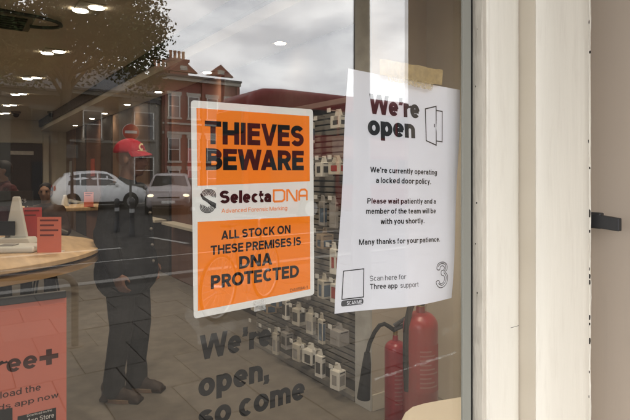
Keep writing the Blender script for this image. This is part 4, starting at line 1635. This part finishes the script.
def car(label, loc, rz, paint, lit=False):
    """five-door car facing +x, 4.45 m long"""
    t = thing('parked_car', label, 'car', loc, rz)
    L = 4.45
    st_ = [  # x, half width, sill z, belt z, roof z (crown)
        (-2.20, .70, .45, .80, .84), (-2.12, .82, .34, .95, 1.02), (-1.95, .88, .26, 1.02, 1.28), (-1.60, .90, .22, 1.04, 1.58),
        (-1.0, .91, .22, 1.03, 1.66), (-.3, .915, .22, 1.01, 1.69), (.25, .915, .22, 1.0, 1.66), (.65, .91, .22, 1.0, 1.50),
        (1.05, .905, .22, 1.0, 1.20), (1.25, .90, .22, 1.0, 1.07), (1.65, .885, .24, .96, 1.01), (1.98, .85, .27, .88, .93), (2.14, .76, .34, .74, .80), (2.22, .62, .42, .62, .66)]
    b_ = MB()
    n = None
    for (x, w, zs, zb, zr) in st_:
        cab = max(0, zr - zb)
        tw = w - .28 * min(1, cab / .6) * 0.75
        ring = [(0, zs - .02), (w * .9, zs), (w, zs + .12), (w * 1.0, (zs + zb) / 2), (w * .985, zb - .03), (w * .96, zb),
                (w * .96 + (tw - w * .96) * .5, zb + cab * .5), (tw, zr - min(.09, cab * .3)), (tw * .82, zr - min(.03, cab * .1)), (0, zr)]
        ring = ring + [(-y, z) for (y, z) in ring[-2:0:-1]]
        n = len(ring)
        b_.v += [V((x, y, z)) for y, z in ring]
    for i in range(len(st_) - 1):
        for j in range(n):
            b_.f.append((i * n + j, i * n + (j + 1) % n, (i + 1) * n + (j + 1) % n, (i + 1) * n + j))
    b_.f.append(tuple(range(n)))
    b_.f.append(tuple((len(st_) - 1) * n + j for j in range(n)))
    b_.build('body', paint, t, smooth=True, world=False)

    def side_at(x):
        for i in range(len(st_) - 1):
            if st_[i][0] <= x <= st_[i + 1][0]:
                u = (x - st_[i][0]) / (st_[i + 1][0] - st_[i][0])
                return [st_[i][q_] * (1 - u) + st_[i + 1][q_] * u for q_ in range(1, 5)]

    def glass_y(x, z):
        w, zs, zb, zr = side_at(x)
        cab = zr - zb
        tw = w - .28 * min(1, cab / .6) * .75
        f_ = (z - zb) / max(.05, cab - .09)
        return w * .96 + (tw - w * .96) * f_
    for sd in (-1, 1):
        for quad in ([(-1.55, 1.07), (-1.02, 1.07), (-1.02, 1.52), (-1.45, 1.46)], [(-.95, 1.06), (-.22, 1.05), (-.22, 1.56), (-.95, 1.54)], [(-.15, 1.05), (.78, 1.05), (.58, 1.34), (.30, 1.53), (-.15, 1.56)]):
            g_ = MB()
            pts_ = [V((x, sd * (glass_y(x, z) + .012), z)) for x, z in quad]
            g_.add(pts_ + [p_ - V((0, sd * .02, 0)) for p_ in pts_], [tuple(range(len(pts_)))] + [(i, (i + 1) % len(pts_), (i + 1) % len(pts_) + len(pts_), i + len(pts_)) for i in range(len(pts_))])
            g_.build('window', m_cglass, t, world=False)
        for wx in (-1.35, 1.38):
            wh = MB().lathe([(.20, -.10), (.30, -.11), (.34, -.08), (.34, .08), (.30, .11), (.20, .10)], (0, 0, 0), 28, 'y').build('wheel', m_tyre, t, smooth=True, world=False)
            wh.location = (wx, sd * .83, .34)
            MB().lathe([(.205, -.118 if sd < 0 else .095), (.21, -.095 if sd < 0 else .118)], (0, 0, 0), 24, 'y').build('rim', m_rim, wh, world=False)
            MB().lathe([(.385, sd * .905 - .004), (.385, sd * .905 + .016)], (wx, 0, .36), 28, 'y').build('wheel_arch', m_tyre, t, world=False)
        MB().box(.62, .78, sd * .93 - .06, sd * .93 + .10 * sd + .0, 1.02, 1.14).build('mirror', paint, t, bevel=.02, world=False) if sd > 0 else MB().box(.62, .78, -1.03, -.88, 1.02, 1.14).build('mirror', paint, t, bevel=.02, world=False)
        MB().ell((2.05, sd * .66, .76), (.15, .15, .075)).build('headlight', m_lampg if not lit else mat('headlamp_lit', (.9, .85, .7), .3, emit=(1, .8, .5, 4)), t, smooth=True, world=False)
        MB().ell((-2.10, sd * .72, .92), (.07, .12, .14)).build('tail_light', m_taill, t, smooth=True, world=False)
        MB().box(-1.0, 1.0, sd * .905 - .012, sd * .905 + .012, .25, .36).build('sill_trim', m_tyre, t, bevel=.008, world=False)
        MB().box(-1.3, .3, sd * .56 - .02, sd * .56 + .02, 1.69, 1.72).build('roof_rail', m_tyre, t, bevel=.008, world=False)
    g_ = MB()
    for y_, k_ in ((-.70, 1), (.70, 1)):
        pass
    g_.add([(1.20, -.74, 1.085), (1.20, .74, 1.085), (.60, .60, 1.555), (.60, -.60, 1.555)], [(0, 1, 2, 3)])
    g_.add([(1.17, -.74, 1.06), (1.17, .74, 1.06), (.57, .60, 1.53), (.57, -.60, 1.53)], [(0, 1, 2, 3)])
    g_.build('windscreen', m_cglass, t, world=False)
    g_ = MB().add([(-2.03, -.66, 1.12), (-2.03, .66, 1.12), (-1.70, .58, 1.53), (-1.70, -.58, 1.53)], [(0, 1, 2, 3)])
    g_.build('rear_window', m_cglass, t, world=False)
    MB().box(2.16, 2.215, -.42, .42, .58, .72).build('grille', m_tyre, t, bevel=.01, world=False)
    MB().box(2.05, 2.20, -.60, .60, .32, .44).build('bumper', m_tyre, t, bevel=.02, world=False)
    MB().box(2.2205, 2.235, -.26, .26, .46, .57).build('number_plate', mat('plate', (.7, .7, .66), .5), t, world=False)
    return t


m_carw = mat('white_car_paint', (.80, .80, .80), .22, var=.02, spec=.6)
m_carp = mat('pale_car_paint', (.30, .26, .255), .25, var=.02, spec=.6)
GZ = -.125
q = RF(99, 174, 24.0)
_c = car('white car parked side-on across the road, seen mirrored in the window', (q.x, q.y, GZ), R_(4), m_carw)
_c.scale = (.90, 1.0, 1.06)
q = RF(171, 174, 22.5)
car('pale car with lit headlights facing the shop, mirrored beside the red cap', (q.x, q.y, GZ), R_(112), m_carp, True)

# double-decker bus
m_bus = mat('bus_red', (.15, .009, .011), .4, var=.04, spec=.2)
m_busg = mat('bus_glass', (.012, .017, .02), .12, spec=.25)
m_ad = mat('pale_advert', (.26, .14, .12), .5, var=.2, scale=2)
bus = thing('double_decker_bus', 'red double-decker bus on the road, mirrored above the orange notice', 'bus', (13.0, -14.9, GZ))


def bus_sec(x, w, z0, z1, r):
    out = []
    for (cy, cz, a0) in ((w - r, z1 - r, 0), (-w + r, z1 - r, 90), (-w + r, z0 + r, 180), (w - r, z0 + r, 270)):
        for a in range(0, 91, 18):
            out.append(V((x, cy + r * math.cos(R_(a0 + a)), cz + r * math.sin(R_(a0 + a)))))
    return out


b = MB()
secs = [(-5.62, 1.05, .5, 3.5, .3), (-5.55, 1.17, .4, 3.95, .3), (-5.35, 1.24, .32, 4.22, .3), (-4.95, 1.27, .3, 4.36, .28), (-4.3, 1.275, .3, 4.40, .28),
        (4.6, 1.275, .3, 4.40, .28), (5.3, 1.26, .32, 4.33, .3), (5.55, 1.2, .35, 4.1, .3), (5.62, 1.1, .45, 3.8, .3)]
for s_ in secs:
    b.v += bus_sec(*s_)
n = 24
for i in range(len(secs) - 1):
    for j in range(n):
        b.f.append((i * n + j, i * n + (j + 1) % n, (i + 1) * n + (j + 1) % n, (i + 1) * n + j))
b.f += [tuple(range(n)), tuple((len(secs) - 1) * n + j for j in range(n))]
b.build('body', m_bus, bus, smooth=True, world=False)
for sd in (-1, 1):
    for i in range(7):
        xx = -4.85 + i * 1.38
        MB().box(xx, xx + 1.26, sd * 1.282 - .01, sd * 1.282 + .01, 2.95, 3.78).build('upper_window', m_busg, bus, bevel=.008, world=False)
        if i not in ((1,) if sd > 0 else (1, 4)):
            MB().box(xx, xx + 1.26, sd * 1.282 - .01, sd * 1.282 + .01, 1.25, 2.15).build('lower_window', m_busg, bus, bevel=.008, world=False)
        else:
            MB().box(xx + .05, xx + 1.2, sd * 1.282 - .01, sd * 1.282 + .012, .38, 2.2).build('door', m_busg, bus, bevel=.008, world=False)
    MB().box(-2.4, 3.4, sd * 1.282 - .008, sd * 1.282 + .008, 2.28, 2.86).build('advert_panel', m_ad, bus, world=False)
    for wx in (-3.3, 2.6):
        wh = MB().lathe([(.25, -.13), (.44, -.14), (.48, -.1), (.48, .1), (.44, .14), (.25, .13)], (0, 0, 0), 28, 'y').build('wheel', m_tyre, bus, smooth=True, world=False)
        wh.location = (wx, sd * 1.18, .48)
        MB().lathe([(.24, -.15 if sd < 0 else .12), (.25, -.12 if sd < 0 else .15)], (0, 0, 0), 20, 'y').build('rim', m_rim, wh, world=False)
for xe, sg_ in ((-5.6, -1), (5.6, 1)):
    x_a, x_b = (xe - .075, xe + .3) if sg_ < 0 else (xe - .3, xe + .06)
    MB().box(x_a, x_b, -1.0, 1.0, 2.9, 3.72).build('upper_windscreen', m_busg, bus, bevel=.08, seg=3, world=False)
    MB().box(x_a, x_b, -1.0, 1.0, 1.1, 2.2).build('lower_windscreen', m_busg, bus, bevel=.06, seg=3, world=False)

# lamp post, cycle stand, bicycle, no entry sign, bollards
q = RF(362, 174, 5.5)
lp = thing('lamp_post', 'tall dark grey lamp post on the pavement, mirrored behind the paper notice', 'lamp post', (q.x, q.y, 0))
m_lp = mat('lamp_post_paint', (.10, .095, .085), .5)
MB().lathe([(.125, 0), (.125, .03), (.105, .06), (.1, 1.3), (.092, 1.32), (.085, 5.2), (.06, 7.4)], n=24).build('column', m_lp, lp, smooth=True, world=False)
MB().tube([(0, 0, 7.35), (0, -.1, 7.7), (0, -.5, 7.95), (0, -1.0, 8.0)], .045, 10).build('arm', m_lp, lp, smooth=True, world=False)
MB().box(-.11, .11, -1.55, -.9, 7.96, 8.08).build('lantern', m_lp, lp, bevel=.03, world=False)
MB().box(-.06, .06, -.111, -.098, .4, .9).build('access_door', m_lp, lp, bevel=.004, world=False)

m_bstand = mat('brown_steel', (.07, .045, .032), .45, .4)
a_, c_ = RF(75, 346, 4.48), RF(22, 352, 4.35)
cs_ = thing('cycle_stand', 'dark brown hoop cycle stand on the paving, mirrored beside the coral poster', 'cycle stand', (a_.x, a_.y, 0))
dr = (c_ - a_)
dr.z = 0
dr = dr.normalized()
hgt, wid, rr = .63, .72, .13
pts = [V((0, 0, -.0)), V((0, 0, hgt - rr))]
for i in range(1, 7):
    an = R_(15 * i)
    pts.append(dr * (rr - rr * math.cos(an)) + V((0, 0, hgt - rr + rr * math.sin(an))))
for i in range(0, 7):
    an = R_(90 - 15 * i)
    pts.append(dr * (wid - rr + rr * math.cos(an)) + V((0, 0, hgt - rr + rr * math.sin(an))))
pts.append(dr * wid)
MB().tube(pts, .030, 12).build('hoop', m_bstand, cs_, smooth=True, world=False)
for o in (V((0, 0, 0)), dr * wid):
    MB().lathe([(.07, .0), (.07, .008)], tuple(o), 18).build('foot_plate', m_bstand, cs_, world=False)

q = RF(219, 318, 5.25)
e_ = RF(262, 300, 6.1)
ang = math.atan2(e_.y - q.y, e_.x - q.x)
bk = thing('bicycle', 'parked bicycle on the pavement, its pale wheel rim mirrored left of the orange notice', 'bicycle', (q.x, q.y, 0), ang)
m_frame = mat('bike_frame', (.05, .055, .06), .3, .2)
m_rimw = mat('pale_rim', (.32, .31, .29), .5, .2)
for wx in (0, 1.03):
    wh = MB().tube([(.325 * math.cos(R_(a)), 0, .325 * math.sin(R_(a))) for a in range(0, 360, 10)], .017, 8, closed=True).build('wheel', m_tyre, bk, smooth=True, world=False)
    wh.location = (wx, 0, .343)
    MB().tube([(.303 * math.cos(R_(a)), 0, .303 * math.sin(R_(a))) for a in range(0, 360, 10)], .011, 6, closed=True).build('rim', m_rimw, wh, smooth=True, world=False)
    sp_ = MB()
    for a in range(0, 360, 15):
        sp_.tube([(.02 * math.cos(R_(a + 70)), .02 * (1 if a % 30 else -1), .02 * math.sin(R_(a + 70))), (.3 * math.cos(R_(a)), 0, .3 * math.sin(R_(a)))], .0013, 4)
    sp_.tube([(0, -.05, 0), (0, .05, 0)], .02, 10)
    sp_.build('spokes', m_rim, wh, world=False)
BB, ST, HT, HB = (.44, 0, .29), (.30, 0, .80), (.86, 0, .84), (.91, 0, .70)
fr = MB()
for a_, c_ in ((BB, ST), (BB, HB), (ST, HT), (HB, HT)):
    fr.tube([a_, c_], .016, 10)
for sd in (-.06, .06):
    fr.tube([BB, (0, sd, .343)], .009, 8)
    fr.tube([(.31, 0, .76), (0, sd, .343)], .008, 8)
    fr.tube([(.92, sd * .6, .66), (1.03, sd, .343)], .011, 8)
fr.build('frame', m_frame, bk, smooth=True, world=False)
MB().tube([(.285, 0, .80), (.26, 0, .93)], .013, 8).build('seat_post', m_rim, bk, world=False)
MB().add([(.12, -.07, .94), (.12, .07, .94), (.24, .05, .945), (.40, .018, .94), (.40, -.018, .94), (.24, -.05, .945), (.12, -.06, .975), (.12, .06, .975), (.24, .04, .97), (.40, .014, .96), (.40, -.014, .96), (.24, -.04, .97)],
         [(0, 1, 2, 3, 4, 5), (11, 10, 9, 8, 7, 6), (0, 1, 7, 6), (1, 2, 8, 7), (2, 3, 9, 8), (3, 4, 10, 9), (4, 5, 11, 10), (5, 0, 6, 11)]).build('saddle', m_tyre, bk, bevel=.01, world=False)
MB().tube([(.86, 0, .84), (.845, 0, .96), (.90, 0, .98)], .013, 8).build('stem', m_rim, bk, world=False)
MB().tube([(.80, -.30, .99), (.88, -.20, .985), (.90, 0, .98), (.88, .20, .985), (.80, .30, .99)], .012, 8).build('handlebar', m_frame, bk, smooth=True, world=False)
MB().lathe([(.09, -.004), (.09, .004)], (.44, .07, .29), 24, 'y').build('chainring', m_rim, bk, world=False)
MB().tube([(.44, .08, .29), (.44, .08, .12), (.44, .16, .12)], .009, 6).build('crank', m_rim, bk, world=False)

q = RF(131, 132, 17.5)
ns = thing('no_entry_sign', 'red no entry sign with white bar on a grey pole, mirrored above the cap', 'sign', (q.x, q.y, GZ))
zz = q.z - GZ
MB().tube([(0, -.05, 0), (0, -.05, zz + .35)], .038, 10).build('pole', m_lp, ns, smooth=True, world=False)
MB().lathe([(.27, -.006), (.27, .006)], (0, 0, zz), 32, 'y').build('disc', mat('sign_red', (.30, .012, .016), .5), ns, world=False)
MB().box(-.20, .20, .0065, .010, zz - .05, zz + .05).build('bar', mat('sign_white', (.45, .45, .43), .5), ns, world=False)
MB().lathe([(.285, -.012), (.285, -.0065)], (0, 0, zz), 32, 'y').build('rim', mat('sign_white', (.45, .45, .43), .5), ns, world=False)
for (px, d, hh, nm) in ((117, 14.4, .95, 'leftmost black bollard across the road, mirrored before the white car'), (132, 13.4, 1.0, 'second black bollard across the road, mirrored below the red cap'),
                        (193, 14.2, 1.0, 'rightmost black bollard across the road, mirrored beside the pale car')):
    q = RF(px, 174, d)
    t = thing('bollard', nm, 'bollard', (q.x, q.y, GZ), 0, 'black bollards across the road')
    MB().lathe([(.085, 0), (.085, .12), (.065, .15), (.06, hh - .16), (.075, hh - .14), (.075, hh - .08), (.05, hh - .02), (.01, hh)], n=18).build('post', m_darkmetal, t, smooth=True, world=False)
    MB().lathe([(.064, hh * .62), (.064, hh * .72)], n=18).build('band', m_rim, t, world=False)
q = RF(72, 174, 15.5)
t = thing('street_pole', 'thin dark street pole standing before the white car, mirrored in the window', 'pole', (q.x, q.y, GZ))
MB().tube([(0, 0, 0), (0, 0, 2.6)], .045, 10).build('post', m_darkmetal, t, smooth=True, world=False)
MB().box(-.16, .16, .046, .056, 2.1, 2.5).build('plate', m_lp, t, bevel=.004, world=False)

# ------------------------------------------------------------------ trees
m_bark = mat('bark', (.07, .055, .042), .9, var=.3, scale=6, bump=.8, bscale=20)
m_leaf = mat('leaf', (.045, .06, .022), .6, var=.4, scale=2.2)


def tree(label, loc, h, spread, nleaf, seed, lean=0.0):
    rng = random.Random(seed)
    t = thing('street_tree', label, 'tree', loc, 0, 'street trees across the road')
    tk = MB()
    top = h * .62
    tk.tube([(0, 0, -.05), (.03, .02, h * .12), (lean * .3, .05, h * .3), (lean * .7, 0, top)], [.36, .27, .22, .10], 14)
    clumps = []
    for i in range(17):
        a = i * 2.4 + rng.uniform(-.3, .3)
        z0 = h * rng.uniform(.28, .58)
        r_ = spread * rng.uniform(.45, .92)
        z1 = h * rng.uniform(.42, .93)
        if z1 > h * .75:
            r_ *= .65
        e = V((lean * .7 + math.cos(a) * r_, math.sin(a) * r_, z1))
        s0 = V((lean * z0 / h, 0, z0))
        md = s0.lerp(e, .5) + V((0, 0, h * .05))
        tk.tube([s0, md, e], [.10, .06, .02], 7)
        for u in (.55, .8, 1.0):
            cpt = md.lerp(e, (u - .5) * 2)
            clumps.append((cpt, spread * rng.uniform(.16, .30)))
        for _ in range(2):
            e2 = e + V((rng.uniform(-1, 1), rng.uniform(-1, 1), rng.uniform(-.6, .8))) * spread * .3
            tk.tube([md.lerp(e, .6), e2], [.03, .008], 5)
            clumps.append((e2, spread * rng.uniform(.12, .24)))
    tk.build('trunk', m_bark, t, smooth=True, world=False)
    vv, ff = [], []
    tot = sum(c[1] ** 2 for c in clumps)
    for (cpt, r_) in clumps:
        for _ in range(int(nleaf * r_ * r_ / tot)):
            dvec = V((rng.gauss(0, 1), rng.gauss(0, 1), rng.gauss(0, .8)))
            dvec = dvec.normalized() * r_ * (rng.random() ** .45) * 1.25
            p_ = cpt + dvec
            s_ = rng.uniform(.055, .11)
            a1 = V((rng.gauss(0, 1), rng.gauss(0, 1), rng.gauss(0, .6))).normalized() * s_
            b1 = a1.orthogonal().normalized() * s_ * .55
            o = len(vv)
            vv += [p_ - a1, p_ + b1, p_ + a1, p_ - b1]
            ff.append((o, o + 1, o + 2, o + 3))
    me = bpy.data.meshes.new('crown')
    me.from_pydata([tuple(p_) for p_ in vv], [], ff)
    me.materials.append(m_leaf)
    co_ = bpy.data.objects.new('crown', me)
    C.objects.link(co_)
    co_.parent = t
    return t


q = RF(62, 174, 23.5)
tree('broad leafy tree behind the white car, mirrored against the sky', (q.x, q.y, GZ), 14.5, 4.6, 42000, 3, .4)
q = RF(-40, 174, 22.5)
tree('leafy street tree mirrored at the far left over the shop ceiling', (q.x, q.y, GZ), 15, 5.2, 38000, 8)

# ------------------------------------------------------------------ terraced brick houses
m_brick = brick_mat('red_brick', (.19, .042, .032), (.24, .06, .042), (.14, .10, .085))
m_brick2 = brick_mat('brown_brick', (.06, .034, .026), (.075, .044, .034), (.08, .07, .06))
m_stone = mat('stone_trim', (.40, .38, .34), .8)
m_slate = mat('slate_roof', (.07, .072, .078), .7, var=.2, scale=4)
m_pane = mat('window_pane', (.03, .035, .04), .08, spec=.8)
m_sash = mat('white_sash', (.6, .6, .57), .5)
m_pot = mat('clay_pot', (.34, .17, .10), .85)


STONE, SASH, DULL = m_stone, m_sash, mat('dull_stone', (.13, .12, .105), .85)


def house(label, x0, w, yf, eaves, brick, bay=True, gable=False, chim=True, parapet=False, group='terraced houses across the street'):
    """front face at y = yf looking towards +y"""
    t = thing('terraced_house', label, 'house', (x0 + w / 2, yf, -.02), 0, group)
    dp = 8.0
    h = eaves
    pale = brick is m_brick or bay not in (True, False)
    m_stone = STONE if brick is m_brick else (mat('grimy_stone', (.20, .19, .17), .85) if pale else DULL)
    m_sash = SASH if pale else DULL
    MB().box(-w / 2, w / 2 - .004, -dp, 0, 0, h).build('wall', brick, t, world=False)
    ry = -dp / 2
    rf = MB()
    rh = 2.4 if not parapet else .3
    rf.prism([(-dp - .3, h - .05), (.35, h - .05), (.35, h + .08), (ry, h + rh), (-dp - .3, h + .08)], -w / 2 - .001, w / 2 - .005, 'x')
    rf.build('roof', m_slate, t, world=False)
    MB().box(-w / 2, w / 2 - .006, .001, .22, h - .28, h - .055).build('cornice', m_stone, t, world=False)
    MB().box(-w / 2, w / 2 - .006, .001, .06, h * .52, h * .52 + .16).build('string_course', m_stone, t, world=False)

    def window(cx, zb, ww, hh, y=0.0):
        wd = MB().box(cx - ww / 2, cx + ww / 2, y + .002, y + .03, zb, zb + hh).build('window', m_pane, t, world=False)
        f_ = MB()
        e = .05
        f_.box(cx - ww / 2 - e, cx - ww / 2 + e * .4, y + .031, y + .08, zb, zb + hh)
        f_.box(cx + ww / 2 - e * .4, cx + ww / 2 + e, y + .031, y + .08, zb, zb + hh)
        f_.box(cx - ww / 2 + e * .45, cx + ww / 2 - e * .45, y + .031, y + .075, zb + hh * .5 - .025, zb + hh * .5 + .025)
        f_.box(cx - ww / 2 + e * .45, cx + ww / 2 - e * .45, y + .031, y + .075, zb + hh - .06, zb + hh)
        f_.build('frame', m_sash, wd, world=False)
        MB().box(cx - ww / 2 - .12, cx + ww / 2 + .12, y + .002, y + .16, zb - .14, zb - .004).build('sill', m_stone, wd, world=False)
        MB().box(cx - ww / 2 - .14, cx + ww / 2 + .14, y + .002, y + .09, zb + hh + .004, zb + hh + .24).build('lintel', m_stone, wd, world=False)
    if bay:
        bx = -w * .22 if bay is True else bay
        bb = MB()
        poly_ = [(bx - 1.3, .002), (bx + 1.3, .002), (bx + .75, .85), (bx - .75, .85)]
        bb.prism(poly_, .05, h - .6, 'z')
        bo = bb.build('bay', m_stone, t, world=False)
        MB().prism([(a * 1.0, b_c) for a, b_c in [(bx - 1.4, .003), (bx + 1.4, .003), (bx + .8, .95), (bx - .8, .95)]], h - .599, h - .35, 'z').build('bay_roof', m_slate, t, world=False)
        for zb in (.9, h * .56):
            window(bx, zb, 1.15, 1.7, .85)
        for zb in (h * .56,):
            window(w * .27 if bx < 0 else -w * .25, zb, 1.0, 1.7)
    else:
        for cx in (-w * .36, -w * .12, w * .12, w * .36):
            window(cx, h * .66, .72, 1.45)
            if cx < w * .2:
                window(cx, h * .30 if h > 6 else .95, .72, 1.5)
            if h > 7:
                window(cx, .6, .72, 1.2) if cx < w * .2 else None
        MB().box(-w / 2, w / 2 - .006, .001, .10, h * .60, h * .60 + .12).build('string_course', m_stone, t, world=False)
        for sx in (-w * .5 + .12, -.1, w * .5 - .3):
            MB().box(sx, sx + .16, .001, .14, 0, h - .3).build('pier', brick, t, world=False)
        if parapet:
            for gx in (-w * .24, w * .24):
                gb_ = MB().prism([(gx - 1.0, h + .35), (gx + 1.0, h + .35), (gx, h + 1.15)], -.35, .0, 'y').build('gable', brick, t, world=False)
                MB().box(gx - .25, gx + .25, .001, .02, h + .45, h + .75).build('gable_panel', m_stone, gb_, world=False)
    dr_ = MB().box(w * .27 - .5, w * .27 + .5, .002, .05, .1, 2.25).build('door', m_darkmetal, t, world=False)
    MB().box(w * .27 + .3, w * .27 + .36, .0505, .08, 1.1, 1.2).build('handle', m_brass, dr_, world=False)
    if gable:
        gb = MB().prism([(-w / 2 + .3, h), (w / 2 - .3, h), (0, h + 2.1)], -2.0, .02, 'y')
        gb.build('gable', brick, t, world=False)
        window(0, h + .35, .8, .9, .02)
    if chim:
        stacks_ = [(w / 2 - 1.5, 4, 1.3)] if not parapet else [(-w / 2 + .55, 3, .75), (-w / 2 + 1.75, 4, 1.5)]
    for (cx0, npot, ch_) in (stacks_ if chim else []):
        cw = .12 + npot * .32
        zt_ = h + rh + ch_
        cst = MB().box(cx0, cx0 + cw, ry - .45, ry + .45, h + .1, zt_).build('chimney', brick, t, world=False)
        MB().box(cx0 - .08, cx0 + cw + .08, ry - .53, ry + .53, zt_ + .001, zt_ + .2).build('cap', brick, cst, world=False)
        for i in range(npot):
            MB().lathe([(.12, zt_ + .201), (.10, zt_ + .65), (.13, zt_ + .8), (.11, zt_ + .85)], (cx0 + .22 + i * .32, ry, 0), 12).build('chimney_pot', m_pot, cst, smooth=True, world=False)
    return t


YH = -33.0
house('grey bayed house beside the tall red brick one, mirrored between tree and chimneys', 5.5, 5.6, YH, 6.6, m_brick2, 1.45, False, False)
house('tall red brick house with two chimney stacks, mirrored left of the orange notice', 11.1, 5.6, YH + .3, 8.0, m_brick, False, False, True, True)
house('plain red brick terraced house mirrored behind the orange notice', 16.7, 6.0, YH, 5.4, m_brick, False, False, False)
house('low brown brick house mirrored at the end of the terrace past the orange notice', 22.7, 6.5, YH - .4, 4.8, m_brick2, False, False, False)
house('dull brown house mirrored under the tree, third terraced house from the left', -.3, 5.8, YH - .2, 6.4, m_brick2, True, False, True)
house('dull brown house mirrored under the tree, second terraced house from the left', -6.1, 5.8, YH, 6.6, m_brick2, True, True, True)
house('dull brown house mirrored under the tree, leftmost of the terrace', -11.9, 5.8, YH - .3, 6.4, m_brick2, False, False, True)
for i, (hx, hw) in enumerate(((29.2, 7), (36.2, 7), (43.2, 8))):
    house('%s low house beyond the terrace end, mirrored far up the street' % ORD[i], hx, hw, YH - 1 - i, 5.6 - .2 * i, m_brick if i % 2 else m_brick2, i == 1, False, False)
